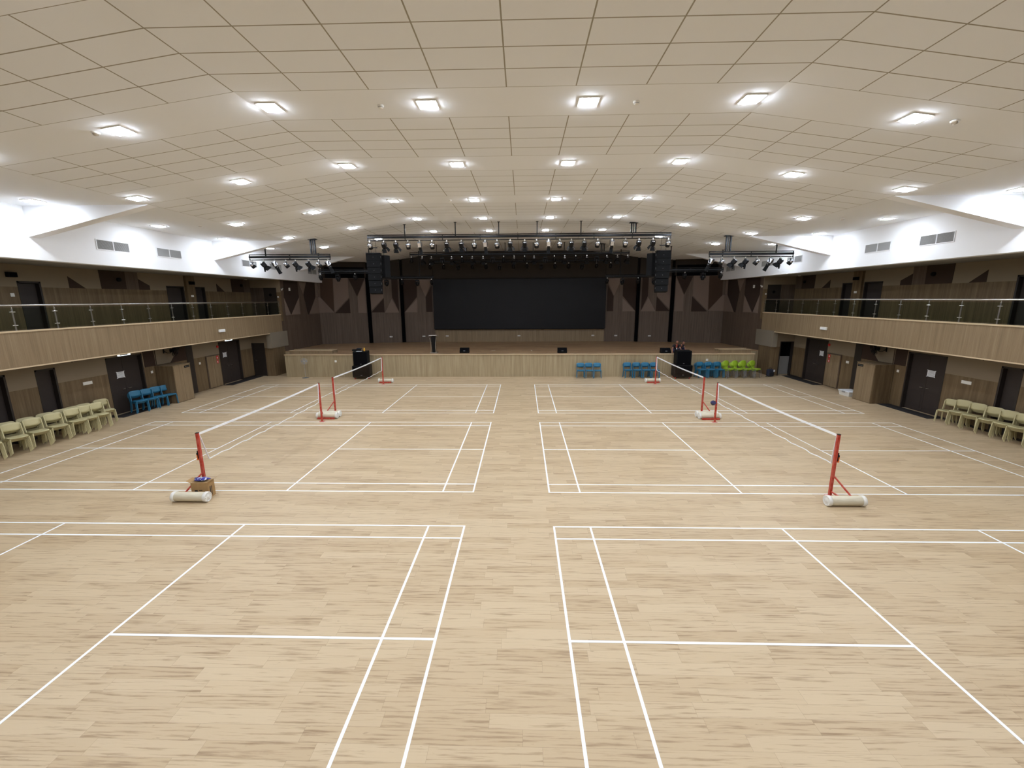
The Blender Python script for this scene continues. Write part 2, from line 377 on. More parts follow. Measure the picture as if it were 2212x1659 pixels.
def side_wall(s, side):
    XW = X(s, 16.72); XF = X(s, 15.37); XG = X(s, 17.22); XB = X(s, WX)
    T = .16
    # ---- lower wall: segments between door openings (world y)
    opens = [(12.25, 13.3, 2.36), (14.16, 14.82, 2.36), (16.72, 18.40, 2.42), (23.26, 25.05, 2.42)]
    lw = MB(); y = -8.5
    for a, b, z in opens:
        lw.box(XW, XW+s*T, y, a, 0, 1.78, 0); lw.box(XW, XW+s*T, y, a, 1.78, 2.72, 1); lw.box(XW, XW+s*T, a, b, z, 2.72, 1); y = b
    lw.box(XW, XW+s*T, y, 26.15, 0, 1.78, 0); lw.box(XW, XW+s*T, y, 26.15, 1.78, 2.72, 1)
    wl = struct(lw.build('wall_%s_lower' % side, ['wood_shaded', 'panel_light']))
    MB().box(X(s, 17.4), X(s, 17.5), -8.5, 27, 0, 2.7).build('backing', 'black_wall', wl)
    dp = MB()   # dark acoustic panels
    dp.box(XW-s*.012, XW, 18.46, 19.04, 1.78, 2.71); 
    dp.prism([(XW-s*.013, 19.08, 1.78), (XW-s*.013, 20.9, 1.78), (XW-s*.013, 20.9, 2.71), (XW-s*.013, 19.08, 2.71)], (s*.012, 0, 0))
    dp.prism([(XW-s*.012, 15.25, 2.71), (XW-s*.012, 15.62, 2.71), (XW-s*.012, 15.45, 2.45)], (s*.012, 0, 0))
    dp.build('acoustic_panel', 'panel_dark', wl)
    MB().prism([(XW-s*.03, 19.1, 1.8), (XW-s*.03, 19.85, 1.8), (XW-s*.03, 20.15, 2.12), (XW-s*.03, 20.02, 2.7), (XW-s*.03, 19.1, 2.7)], (s*.017, 0, 0)).build('acoustic_panel', 'panel_light', wl)
    MB().box(XW-s*.016, XW, 20.9, 21.33, .0, 2.71).build('dark_gap_strip', 'door_frame', wl)  # darkness of the gap past the locker, put in as a flat dark strip
    for a, b, z in opens: door_leaf(None, XW, a, b, 0, z, s, double=(b-a) > 1.4, handle=(b-a) > 1.4)
    struct(MB().box(XW-s*.012, XW, 13.3, 14.16, 0, .08).box(XW-s*.012, XW, 14.82, 16.72, 0, .08).box(XW-s*.012, XW, 25.05, 26.15, 0, .08).build('baseboard_%s' % side, 'door_frame'))
    # ---- end wall of the aisle and the block beside the stage
    e = MB()
    d0, d1 = 15.90, 16.70
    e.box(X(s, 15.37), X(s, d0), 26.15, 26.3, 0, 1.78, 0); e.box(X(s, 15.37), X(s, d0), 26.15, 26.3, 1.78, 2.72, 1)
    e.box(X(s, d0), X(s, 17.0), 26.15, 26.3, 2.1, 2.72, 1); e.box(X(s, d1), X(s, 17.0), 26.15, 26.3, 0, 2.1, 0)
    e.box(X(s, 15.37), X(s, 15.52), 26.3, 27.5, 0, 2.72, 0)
    ew = struct(e.build('wall_%s_end' % side, ['wood_shaded', 'panel_light']))
    MB().box(X(s, 15.335), X(s, 15.37), 25.985, 28.15, 1.77, 2.74).box(X(s, 15.3701), X(s, 15.62), 25.985, 26.149, 1.77, 2.70).build('acoustic_panel', 'panel_grey', ew)
    MB().box(X(s, 15.33), X(s, 15.335), 27.06, 27.075, 1.77, 2.74).build('panel_joint', 'panel_light', ew)
    ndoor[0] += 1
    d = thing('door_%d' % ndoor[0], '', '', kind='structure')
    f = MB(); f.box(X(s, d0), X(s, d0+.05), 26.13, 26.32, 0, 2.1); f.box(X(s, d1-.05), X(s, d1), 26.13, 26.32, 0, 2.1); f.box(X(s, d0+.05), X(s, d1-.05), 26.13, 26.32, 2.05, 2.1); f.build('door_frame', 'door_frame', d)
    if s < 0:
        lf = MB().bbox(X(s, d0+.05), X(s, d1-.05), 26.2, 26.245, .01, 2.05, .005).build('door_leaf', 'door_frame', d)
        MB().cyl((X(s, d1-.12), 26.15, 1.02), (X(s, d1-.12), 26.2, 1.02), .012).bar((X(s, d1-.12), 26.15, 1.02), (X(s, d1-.24), 26.15, 1.02), .018, .014).build('door_handle', 'steel', lf)
    else:
        rm = MB(); rm.box(X(s, 15.55), X(s, 17.3), 28.2, 28.3, 0, 2.6, 0); rm.box(X(s, 17.2), X(s, 17.3), 26.32, 28.2, 0, 2.6, 0); rm.box(X(s, 15.52), X(s, 15.56), 26.32, 28.2, 0, 2.6, 0)
        rm.box(X(s, 15.55), X(s, 17.3), 26.32, 28.3, 2.55, 2.6, 0); struct(rm.build('wall_side_room', 'black_wall'))
        MB().box(X(s, d0-.2), X(s, d1+.2), 26.75, 26.8, .0, 1.12).build('lower_board', 'vent_grey', d)
    # ---- gallery slab, fascia, trims, ceiling
    g = MB(); g.box(X(s, 15.49), X(s, 17.4), -8.5, 27.5, 2.72, 3.4); gs = struct(g.build('floor_gallery_%s' % side, 'stage_upper'))
    fa = MB(); fa.box(XF, X(s, 15.49), -8.5, 27.45, 2.71, 3.78); struct(fa.build('wall_fascia_%s' % side, 'wood_wall'))
    trim(MB().box(X(s, 15.345), X(s, 15.50), -8.5, 27.45, 3.78, 3.83), 'edge_trim')
    trim(MB().box(X(s, 15.35), X(s, 15.49), -8.5, 26.15, 2.67, 2.71), 'edge_trim')
    # ---- gallery wall
    gw = MB(); gopen = [(14.66, 15.4, 5.42), (20.95, 22.05, 5.44), (22.72, 23.52, 5.44)]; y = -8.5
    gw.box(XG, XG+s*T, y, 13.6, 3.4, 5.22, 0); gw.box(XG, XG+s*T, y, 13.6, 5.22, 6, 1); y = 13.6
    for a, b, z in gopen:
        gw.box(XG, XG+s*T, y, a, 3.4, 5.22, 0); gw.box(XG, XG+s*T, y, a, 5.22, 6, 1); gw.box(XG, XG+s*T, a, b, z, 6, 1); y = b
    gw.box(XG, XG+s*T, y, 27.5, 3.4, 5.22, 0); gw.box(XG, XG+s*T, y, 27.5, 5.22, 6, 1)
    gwo = struct(gw.build('wall_%s_upper' % side, ['wood_shaded', 'panel_light']))
    MB().box(XG+s*.22, XG+s*.3, 13, 24.2, 3.4, 5.6).build('backing', 'black_wall', gwo)
    def gp(poly, m, t=.012): MB().prism([(XG-s*t, y, z) for y, z in poly], (s*(t+.002), 0, 0)).build('acoustic_panel', m, gwo)
    for y0, full in ((0, True), (8.08, False)):
        gp([(17.66+y0, 5.22), (18.80+y0, 5.22), (18.82+y0, 6), (17.64+y0, 6)], 'panel_dark')
        gp([(18.80+y0, 5.22), (19.42+y0, 5.22), (19.44+y0, 6), (18.82+y0, 6)], 'wood_dark')
        gp([(16.38+y0, 5.22), (17.0+y0, 5.22), (16.38+y0, 5.66)], 'panel_dark')
        if full: gp([(19.42+y0, 5.22), (20.0+y0, 5.22), (20.0+y0, 5.42), (19.42+y0, 5.7)], 'panel_dark')
    MB().box(XG-s*.12, XG, 22.1, 22.68, 3.4, 5.98).build('pilaster', 'wood_shaded', gwo)
    for a, b, z in gopen: door_leaf(None, XG, a, b, 3.4, z, s, double=False, handle=False)
    e2 = MB(); d0, d1 = 15.53, 16.38
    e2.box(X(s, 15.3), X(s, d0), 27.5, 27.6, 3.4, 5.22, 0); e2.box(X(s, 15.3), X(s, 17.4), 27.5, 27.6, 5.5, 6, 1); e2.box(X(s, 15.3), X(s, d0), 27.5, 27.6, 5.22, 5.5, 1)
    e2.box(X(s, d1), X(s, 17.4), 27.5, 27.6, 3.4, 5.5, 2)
    struct(e2.build('wall_%s_gallery_end' % side, ['wood_shaded', 'panel_light', 'wood_dark']))
    ndoor[0] += 1; d = thing('door_%d' % ndoor[0], '', '', kind='structure')
    lf = MB().box(X(s, d0), X(s, d1), 27.53, 27.58, 3.41, 5.5).build('door_leaf', 'door_frame', d)
    MB().cyl((X(s, (d0+d1)/2), 27.53, 5.05), (X(s, (d0+d1)/2), 27.522, 5.05), .09, seg=20).build('round_sign', 'black_matte', lf)
    struct(MB().box(XB, X(s, 15.0), -8.5, 32.0, 5.97, 6.1, 0).box(X(s, 15.0), X(s, 17.5), -8.5, 32.0, 5.985, 6.1, 1).build('ceiling_gallery_%s' % side, ['white_paint', 'gallery_soffit']))
    struct(MB().box(XB, X(s, 14.9), -8.5, 32.0, 6.1, 7.62).build('wall_bulkhead_%s' % side, 'white_paint'))
    # haunches of the portal frames
    for yh in (-2.8, 5.15, 13.05, 20.9, 28.75):
        trim(MB().prism([(XB, yh, 6.62), (XB, yh, 7.5), (X(s, KX2), yh, 7.5)], (0, .32, 0)), 'white_paint')
    # stage side wall, folded panels
    p, q = Vector((X(s, 15.37), 27.5, 0)), Vector((X(s, 14.99), 32.0, 0)); n_ = Vector((s, .08, 0))*.15
    sw = MB().prism([p, q, q+Vector((0, 0, 5.97)), p+Vector((0, 0, 5.97))], n_)
    so = struct(sw.build('wall_stage_%s' % side, 'wood_dark'))
    def pan(poly, m, p=p, q=q, par=so, t=.02):
        d = (q-p).normalized(); nn = Vector((-s*abs(d.y), -abs(d.x), 0)) if abs(d.y) > abs(d.x) else Vector((-d.y, d.x, 0))
        if abs(d.y) <= abs(d.x) and nn.y > 0: nn = -nn
        MB().prism([p+d*u+Vector((0, 0, min(z, 5.96) if par is so else z)) for u, z in poly], nn*t).build('acoustic_panel', m, par)
    pan([(.54, 6.1), (2.07, 6.12), (2.06, 4.91), (1.03, 3.78), (.46, 4.9)], 'panel_stage_dark')
    pan([(.45, 4.86), (.98, 3.76), (.47, 3.73)], 'panel_stage'); pan([(2.05, 4.87), (2.06, 3.75), (1.1, 3.76)], 'panel_stage')
    pan([(2.18, 6.01), (3.04, 6.05), (2.61, 5.15)], 'panel_stage')
    pan([(3.13, 6.05), (4.16, 6.05), (4.11, 4.95), (3.12, 3.73), (2.97, 3.71), (2.68, 5.07)], 'panel_stage_dark')
    pan([(4.19, 6.05), (4.48, 6.05), (4.46, 4.96), (4.16, 4.93)], 'panel_stage'); pan([(4.15, 4.91), (4.48, 4.91), (4.48, 3.74), (3.15, 3.73)], 'panel_stage')
    # back wall facets
    fac = [((14.99, 32.0), (11.6, 32.82)), ((11.38, 32.9), (9.14, 33.3)), ((8.94, 33.35), (6.65, 33.55))]
    pats = [[('panel_stage', [(0, 4.91), (.14, 4.91), (1.03, 3.78), (0, 3.77)]), ('panel_brown', [(.22, 6.27), (1.12, 6.28), (1.02, 3.86), (.16, 4.91)]), ('panel_stage', [(1.14, 6.28), (2.19, 6.33), (2.17, 4.9), (1.07, 3.78)]),
             ('panel_stage_dark', [(2.2, 4.83), (2.2, 3.72), (1.11, 3.73)]), ('panel_stage_dark', [(2.23, 6.28), (3.38, 6.29), (2.76, 4.97)]), ('panel_stage', [(3.385, 6.2), (2.79, 4.94), (2.78, 3.74), (3.385, 3.73)])],
            [('panel_stage', [(.01, 6.2), (1.05, 6.21), (.97, 4.87), (0, 3.9)]), ('panel_stage_dark', [(.98, 4.82), (.99, 3.75), (.0, 3.76)]), ('panel_stage_dark', [(1.63, 6.29), (2.08, 6.3), (2.08, 3.8), (1.62, 4.89)]), ('panel_stage', [(1.58, 4.76), (2.08, 3.73), (1.02, 3.73)])],
            [('panel_stage_dark', [(.01, 6.21), (1.03, 6.2), (1.01, 4.9), (.01, 3.76)]), ('panel_stage', [(1.02, 4.74), (.98, 3.73), (.03, 3.74)]), ('panel_stage', [(1.2, 6.2), (2.15, 6.2), (2.14, 5.94), (1.67, 4.92), (1.16, 6.12)]), ('panel_stage_dark', [(2.16, 5.76), (1.69, 4.89), (1.69, 3.75), (2.18, 3.75)])]]
    for k, (a, b) in enumerate(fac):
        p2, q2 = Vector((X(s, a[0]), a[1], 0)), Vector((X(s, b[0]), b[1], 0))
        o = struct(MB().prism([p2, q2, q2+Vector((0, 0, 6.3)), p2+Vector((0, 0, 6.3))], (0, .15, 0)).prism([p2+Vector((0, 0, 6.3)), q2+Vector((0, 0, 6.3)), q2+Vector((0, 0, 8.4)), p2+Vector((0, 0, 8.4))], (0, .15, 0), 1).build('wall_stage_back_%s_%d' % (side, k+1), ['wood_dark', 'stage_upper']))
        for m_, poly in pats[k]: pan(poly, m_, p2, q2, o)
        if k == 0: pan([(.6, 6.32), (3.38, 6.32), (3.38, 7.1), (.6, 7.1)], 'black_cloth', p2, q2, o, .05)
    # black curtain legs in the gaps, on a dark backing
    struct(MB().box(X(s, 11.85), X(s, 8.7), 33.62, 33.7, 0, 8.4).box(X(s, 15.2), X(s, 11.2), 33.4, 33.62, 0, 8.4).build('wall_stage_gap_%s' % side, 'black_wall'))
    for nm, xa, yy in (('outer', 11.5, 32.72), ('inner', 9.04, 33.14)):
        cu = MB(); N = 12; ring = []
        for i in range(N+1):
            t = i/N; ring.append((xa-.12+.24*t, yy+.05*math.sin(t*PI*5)))
        for i in range(N):
            (xa0, ya0), (xb0, yb0) = ring[i], ring[i+1]
            cu.hexa([(X(s, xa0), ya0, 1.43), (X(s, xb0), yb0, 1.43), (X(s, xb0), yb0+.03, 1.43), (X(s, xa0), ya0+.03, 1.43), (X(s, xa0), ya0, 6.35), (X(s, xb0), yb0, 6.35), (X(s, xb0), yb0+.03, 6.35), (X(s, xa0), ya0+.03, 6.35)])
        c = cu.build('stage_curtain', 'black_cloth'); tag(c, 'narrow black curtain at the back of the stage, %s one %s of the screen' % (nm, side), 'curtain', 'black stage curtains')
for s, side in SIDES: side_wall(s, side)
bw = MB(); bw.box(X(1, -6.75), X(1, 6.75), 33.6, 33.75, 0, 2.4, 0); bw.box(X(1, -6.75), X(1, 6.75), 33.6, 33.75, 2.4, 8.4, 1)
struct(bw.build('wall_stage_back', ['wood_wall', 'stage_upper']))
trim(MB().box(X(1, -6.72), X(1, 6.72), 33.575, 33.6, 2.34, 2.4), 'edge_trim')
# stage
st = MB(); st.box(X(-1, 14.52), X(1, 14.28), 25.87, 27.5, 0, 1.36, 0); st.box(X(-1, 15.37), X(1, 15.37), 27.5, 34, 0, 1.36, 0)
struct(st.build('wall_stage_front', ['wood_stagefront']))
sf = MB(); sf.box(X(-1, 14.52), X(1, 14.28), 25.9, 27.5, 1.36, 1.41); sf.box(X(-1, 15.37), X(1, 15.37), 27.5, 34, 1.36, 1.41)
struct(sf.build('floor_stage', 'stage_planks'))
trim(MB().bbox(X(-1, 14.54), X(1, 14.30), 25.83, 25.9, 1.352, 1.412, .008), 'edge_trim')
for s, xa, xb in ((-1, 14.35, 11.62), (1, 14.2, 12.3)):
    trim(MB().box(X(s, xa), X(s, xb), 26.15, 26.27, 1.41, 1.6, 0).box(X(s, xa), X(s, xb-.02), 26.13, 26.29, 1.6, 1.625, 1), ['wood_wall', 'edge_trim'])
    trim(MB().box(X(s, xa), X(s, xb), 26.75, 26.85, 1.41, 1.6, 0).box(X(s, xa), X(s, xb-.02), 26.73, 26.87, 1.6, 1.625, 1), ['wood_wall', 'edge_trim'])

# ================================================================== COURT LINES
XR, XL = 0.654, -1.2375
rows = (2.097, 9.819, 17.28); RN = ('front', 'middle', 'back'); LW = .04
for s, side, x0 in ((-1, 'left', XL), (1, 'right', XR)):
    for y0, rn in zip(rows, RN):
        m = MB(); z1 = .004
        def bx(u0, u1, v0, v1): m.box(x0+s*u0, x0+s*u1, y0+v0, y0+v1, .0005, z1)
        for u in (0, .76, 4.72, 8.68, 12.64, 13.4): bx(u-LW/2, u+LW/2, -LW/2, 6.1+LW/2)
        z1 = .0036
        for v in (0, .46, 5.64, 6.1): bx(0, 13.4, v-LW/2, v+LW/2)
        bx(0, 4.72, 3.05-LW/2, 3.05+LW/2); bx(8.68, 13.4, 3.05-LW/2, 3.05+LW/2)
        o = m.build('court_marking', 'tape_white'); tag(o, 'white taped badminton court lines, %s court in the %s half of the hall' % (rn, side), 'court lines', 'badminton courts')

# ================================================================== NETS AND POSTS
def make_post(mirror):
    """post at origin, weight drum towards -Y; mirror flips the brace side"""
    r = thing('net_post', '', 'net post')
    sx = mirror
    p = MB(); p.bbox(-.03, .03, -.03, .03, .012, 1.55, .006); p.build('post', 'red_paint', r)
    MB().box(-.033, .033, -.033, .033, 1.55, 1.562).build('cap', 'black_metal', r)
    MB().bbox(-.09, .09, -.06, .06, 0, .012, .003).build('foot_plate', 'red_paint', r)
    MB().bar((sx*.02, -.02, .52), (sx*.16, -.44, .2), .028, .028).build('brace', 'red_paint', r)
    MB().bar((0, -.02, .13), (sx*.1, -.44, .06), .03, .03).build('brace', 'red_paint', r)
    MB().bbox(-.34, .34, -.36, -.31, .0, .07, .004).build('base_bar', 'red_paint', r)
    d = MB(); d.lathe([(0, -.38), (.105, -.38), (.112, -.37), (.112, .37), (.105, .38), (0, .38)], (0, -.48, .122), 'x', 28)
    dr = d.build('weight_drum', 'pvc_cream', r)
    for e in (-1, 1):
        c = MB(); c.lathe([(0, .425*e), (.06, .425*e), (.066, .418*e), (.098, .418*e), (.106, .43*e), (.122, .42*e), (.122, .35*e), (.112, .345*e)], (0, -.48, .122), 'x', 28)
        for a in range(6): c.cyl((e*.418, -.48+.08*math.cos(a*PI/3), .122+.08*math.sin(a*PI/3)), (e*.428, -.48+.08*math.cos(a*PI/3), .122+.08*math.sin(a*PI/3)), .012, seg=8)
        c.cyl((e*.42, -.48, .122), (e*.436, -.48, .122), .02, seg=10)
        c.build('end_cap', 'white_plastic', dr)
    return r
posts = [(-7.93, 9.71, 0, 'near end of the middle left net', 'left', -1), (-7.93, 15.98, PI, 'far end of the middle left net', 'left', -1),
         (-7.93, 17.22, 0, 'near end of the back left net', 'left', -1), (-7.93, 23.5, PI, 'far end of the back left net', 'left', -1),
         (7.4, 9.71, 0, 'near end of the middle right net', 'right', 1), (7.4, 15.98, PI, 'far end of the middle right net', 'right', 1),
         (7.4, 17.22, 0, 'near end of the back right net', 'right', 1), (7.4, 23.5, PI, 'far end of the back right net', 'right', 1)]
pools = {}
for x, y, rz, d, side, sg in posts:
    key = sg if rz == 0 else -sg
    if key not in pools: pools[key] = Pool(make_post(key))
    o = pools[key].put((x, y, 0), rz, 'red badminton post with cream drum, '+d, 'badminton net posts')
    if y < 10:
        wnd = MB(); wnd.cyl((sg*.03, 0, 1.02), (sg*.075, 0, 1.02), .035, seg=14); wnd.box(sg*.03, sg*.06, -.025, .025, .9, 1.1)
        wo = wnd.build('winder', 'black_metal', o)
        MB().bbox(sg*.06, sg*.09, -.02, .02, .86, 1.0, .004).build('winder_handle', 'orange', wo)
for x, y0, y1, lb in ((-7.93, 9.75, 15.94, 'middle left'), (-7.93, 17.26, 23.46, 'back left'), (7.4, 9.75, 15.94, 'middle right'), (7.4, 17.26, 23.46, 'back right')):
    r = thing('badminton_net', 'white-taped badminton net strung across the %s court' % lb, 'net', (x, y0, 0), 0, 'badminton nets')
    L = y1-y0; N = 40
    top = lambda t: 1.545-.035*math.sin(PI*t)
    def bot(t, k=len(lb)): return .79-.02*math.sin(PI*t)+.012*math.sin(t*47+k)+.008*math.sin(t*91)
    a = MB(); b = MB(); m = MB()
    for i in range(N):
        t0, t1 = i/N, (i+1)/N; Y0, Y1 = t0*L, t1*L
        a.hexa([(-.006, Y0, top(t0)-.055), (.006, Y0, top(t0)-.055), (.006, Y1, top(t1)-.055), (-.006, Y1, top(t1)-.055), (-.006, Y0, top(t0)), (.006, Y0, top(t0)), (.006, Y1, top(t1)), (-.006, Y1, top(t1))])
        o_ = (.22 if lb == 'middle left' else .07)/L; w_ = 1-o_-.08/L; u0, u1 = o_+t0*w_, o_+t1*w_
        b.hexa([(-.006, u0*L, bot(t0)), (.006, u0*L, bot(t0)), (.006, u1*L, bot(t1)), (-.006, u1*L, bot(t1)), (-.006, u0*L, bot(t0)+.022), (.006, u0*L, bot(t0)+.022), (.006, u1*L, bot(t1)+.022), (-.006, u1*L, bot(t1)+.022)])
        m.add([(0, Y0, bot(t0)+.02), (0, Y1, bot(t1)+.02), (0, Y1, top(t1)-.05), (0, Y0, top(t0)-.05)], [(0, 1, 2, 3)])
    a.build('top_tape', 'tape_white', r); b.build('bottom_tape', 'tape_white', r); m.build('mesh', 'net_weave', r)
    sl = .22 if lb == 'middle left' else .07
    MB().bar((0, .01, 1.52), (0, sl, .8), .012, .03, up=(1, 0, 0)).build('side_tape', 'tape_white', r)
    MB().bar((0, L-.01, 1.52), (0, L-.08, .8), .012, .03, up=(1, 0, 0)).build('side_tape', 'tape_white', r)

# carton with a folded bag, cloth on the far right post
bx = thing('cardboard_box', 'open brown cardboard carton at the foot of the near left net post', 'box', (-7.82, 9.5, 0), .06)
MB().box(-.2, .2, -.12, .12, 0, .4).build('body', 'carton', bx)
MB().bar((-.2, 0, .405), (-.3, 0, .45), .24, .006).build('flap', 'carton', bx); MB().bar((.2, 0, .405), (.29, 0, .46), .24, .006).build('flap', 'carton', bx)
MB().box(-.02, .06, -.1215, -.12, .2, .22).box(-.02, .08, -.1215, -.12, .16, .175).box(-.12, -.05, -.1215, -.12, .16, .22).box(.2, .2015, -.06, -.03, .04, .28).box(.2, .2015, -.01, .01, .04, .28).build('printed_marks', 'ink', bx)
def lump(name, size, seed, mat_, parent=None, loc=(0, 0, 0), mats2=None, amp=.25):
    bm = bmesh.new(); bmesh.ops.create_icosphere(bm, subdivisions=3, radius=1); rr = random.Random(seed); ph = [rr.uniform(0, 6) for _ in range(6)]
    for v in bm.verts:
        c = v.co; k = 1+amp*(math.sin(c.x*4+ph[0])*math.sin(c.y*5+ph[1])+.5*math.sin(c.z*7+c.x*6+ph[2]))
        v.co = Vector((c.x*size[0]*k, c.y*size[1]*k, c.z*size[2]*(1+amp*.6*math.sin(c.x*7+ph[3])*math.sin(c.y*6+ph[4]))))
    mb = MB().bm(bm, 0, True)
    if mats2: mb.m = [1 if (sum(mb.v[i][0] for i in f)*9+sum(mb.v[i][2] for i in f)*14+ph[5]) % 2 < .55 else 0 for f in mb.f]
    return mb.build(name, [mat_]+(mats2 or []), parent, loc)
o = lump('plastic_bag', (.17, .1, .035), 3, 'bag_blue', None, (-7.83, 9.5, .45), ['paper']); tag(o, 'crumpled blue and white plastic bag lying on the cardboard carton', 'bag')
o = lump('hanging_pouch', (.1, .07, .09), 5, 'cloth_grey', None, (7.26, 15.93, .78), ['bag_blue']); tag(o, 'small purple and grey pouch hanging on a far net post of the middle right court', 'pouch')

# ================================================================== CHAIRS
def shell(wd, dp, z, th, rnd, curve, n=10):
    """rounded-corner plate, super-ellipse outline, dished"""
    bm = bmesh.new(); rings = []
    K = 32
    def pt(a, k, zz):
        c, s_ = math.cos(a), math.sin(a); e = 2/rnd
        x = math.copysign(abs(c)**e, c)*wd/2*k; y = math.copysign(abs(s_)**e, s_)*dp/2*k
        return Vector((x, y, zz+curve*((x/(wd/2))**2)))
    for k, zz in ((.5, z-th), (.97, z-th), (1, z-th*.5), (.97, z), (.5, z-.004)):
        rings.append([bm.verts.new(pt(2*PI*i/K, k, zz)) for i in range(K)])
    for a, b in zip(rings, rings[1:]):
        for i in range(K): bm.faces.new((a[i], a[(i+1) % K], b[(i+1) % K], b[i]))
    bm.faces.new(rings[0][::-1]); bm.faces.new(rings[-1])
    return bm
def make_chair(m):
    r = thing('stacking_chair', '', 'chair')
    MB().bm(shell(.46, .43, .455, .02, 3.0, .006), 0, True).xf(Matrix.Translation((0, -.02, 0))).build('seat', m, r)
    bk = MB().bm(shell(.47, .25, 0, .016, 3.6, -.03), 0, True)
    bk.xf(Matrix.Translation((0, .235, .74)) @ Matrix.Rotation(math.radians(80), 4, 'X')); bk.build('backrest', m, r)
    for sx in (-1, 1):
        MB().bar((sx*.205, -.18, .44), (sx*.222, -.215, 0), .026, .018, w1=.02, h1=.014).build('leg', m, r)
        l_ = MB(); l_.bar((sx*.215, .245, .80), (sx*.21, .17, .44), .026, .022); l_.bar((sx*.21, .17, .44), (sx*.222, .235, 0), .026, .018, w1=.02, h1=.014); l_.build('leg', m, r)
    f = MB(); f.bar((-.2, -.16, .425), (.2, -.16, .425), .02, .016); f.bar((-.2, .16, .425), (.2, .16, .425), .02, .016); f.build('frame', m, r)
    return r
def make_green():
    r = thing('shell_chair', '', 'chair')
    MB().bm(shell(.48, .45, .46, .024, 2.5, .02), 0, True).build('seat', 'green_plastic', r)
    bk = MB().bm(shell(.5, .36, 0, .02, 2.2, -.04), 0, True); bk.xf(Matrix.Translation((0, .26, .76)) @ Matrix.Rotation(math.radians(78), 4, 'X')); bk.build('backrest', 'green_plastic', r)
    MB().bm(shell(.22, .16, 0, .02, 3, 0), 0, True).xf(Matrix.Translation((0, .225, .54)) @ Matrix.Rotation(math.radians(60), 4, 'X')).build('back_neck', 'green_plastic', r)
    for sx in (-1, 1):
        for ya, yb in ((-.15, -.24), (.15, .25)):
            MB().cyl((sx*.19, ya, .44), (sx*.26, yb, 0.005), .011, seg=8).build('leg', 'grey_metal', r)
    MB().tube([(-.19, -.15, .435), (.19, -.15, .435), (.19, .15, .435), (-.19, .15, .435), (-.19, -.15, .435)], .010).build('frame', 'grey_metal', r)
    return r
CH = {'cream': Pool(make_chair('cream_plastic')), 'blue': Pool(make_chair('blue_plastic')), 'green': Pool(make_green())}
LEV = {1: ['only chair'], 2: ['bottom chair', 'top chair'], 3: ['bottom chair', 'middle chair', 'top chair'], 4: ['bottom chair', 'second chair up', 'third chair up', 'top chair'], 5: ['bottom chair', 'second chair up', 'middle chair', 'fourth chair up', 'top chair'],
       6: ['bottom chair', 'second chair up', 'third chair up', 'fourth chair up', 'fifth chair up', 'top chair']}
def stack(kind, x, y, rz, n, where, group, dz=.03, df=.056, cat='chair'):
    """(x, y): where the top chair stands; lower chairs step back"""
    f = Vector((math.sin(rz), -math.cos(rz), 0))     # facing direction
    for k in range(n):
        p = Vector((x, y, 0))-f*df*(n-1-k); p.z = dz*k
        if n == 1: lb = '%s %s, %s' % (kind, cat, where)
        else: lb = '%s %s, %s of %s' % (kind, cat, LEV[n][k], where)
        CH[kind].put(p, rz, lb, group)
# cream stacks, left wall (face +X): front row then back row
for i, y in enumerate((11.62, 12.32, 12.92, 13.52, 14.16, 14.55, 15.0)):
    stack('cream', -15.83, y, 1.24+random.uniform(-.06, .06), 5, '%s outer stack from the camera by the left wall' % ORD[i+1], 'cream chairs stacked by the left wall')
for i, y in enumerate((12.0, 12.62, 13.2, 13.78, 14.3, 14.72, 15.12, 15.72)):
    stack('cream', -16.38 if i < 7 else -16.33, y, 1.26+random.uniform(-.05, .05), 3 if i < 7 else 4, '%s inner stack from the camera against the left wall' % ORD[i+1], 'cream chairs stacked by the left wall', df=.045)
for i, y in enumerate((13.0, 13.55, 13.98, 14.45, 15.0, 15.48)):
    stack('cream', 15.98, y, -1.22+random.uniform(-.05, .05), 5, '%s stack from the camera along the right wall' % ORD[i+1], 'cream chairs stacked by the right wall', df=.035)
stack('cream', 16.05, 15.98, -1.22, 2, 'low farthest stack along the right wall', 'cream chairs stacked by the right wall')
for i, y in enumerate((17.3, 17.83, 18.3, 18.82)):
    stack('blue', -16.4, y, 1.2, (4, 3, 3, 2)[i], '%s stack from the camera by the left door' % ORD[i+1], 'blue chairs by the left double door', df=.04)
for i, x in enumerate((3.48, 4.0, 4.5)):
    stack('blue', x, 25.36, random.uniform(-.05, .05), 2, '%s pair of the three by the stage' % ('left', 'middle', 'right')[i], 'blue chairs in a group of three at the stage front', df=.06)
for i, x in enumerate((6.33, 6.88, 7.41, 7.92)):
    stack('blue', x, 25.33, .08, 3, '%s stack of the four by the stage' % ('leftmost', 'second from left', 'third from left', 'rightmost')[i], 'blue chairs in a group of four at the stage front', df=.06)
for i, x in enumerate((10.68, 11.2, 11.72)):
    stack('blue', x, 25.3, .2, 4, '%s stack just left of the green chairs' % ('left', 'middle', 'right')[i], 'blue chairs beside the green chairs', df=.06)
for i, x in enumerate((12.3, 12.83, 13.33, 13.87)):
    stack('green', x, 25.3, .35, 3, '%s green stack by the stage' % ('leftmost', 'second from left', 'third from left', 'rightmost')[i], 'green chairs at the stage front', df=.07, dz=.05, cat='shell chair')

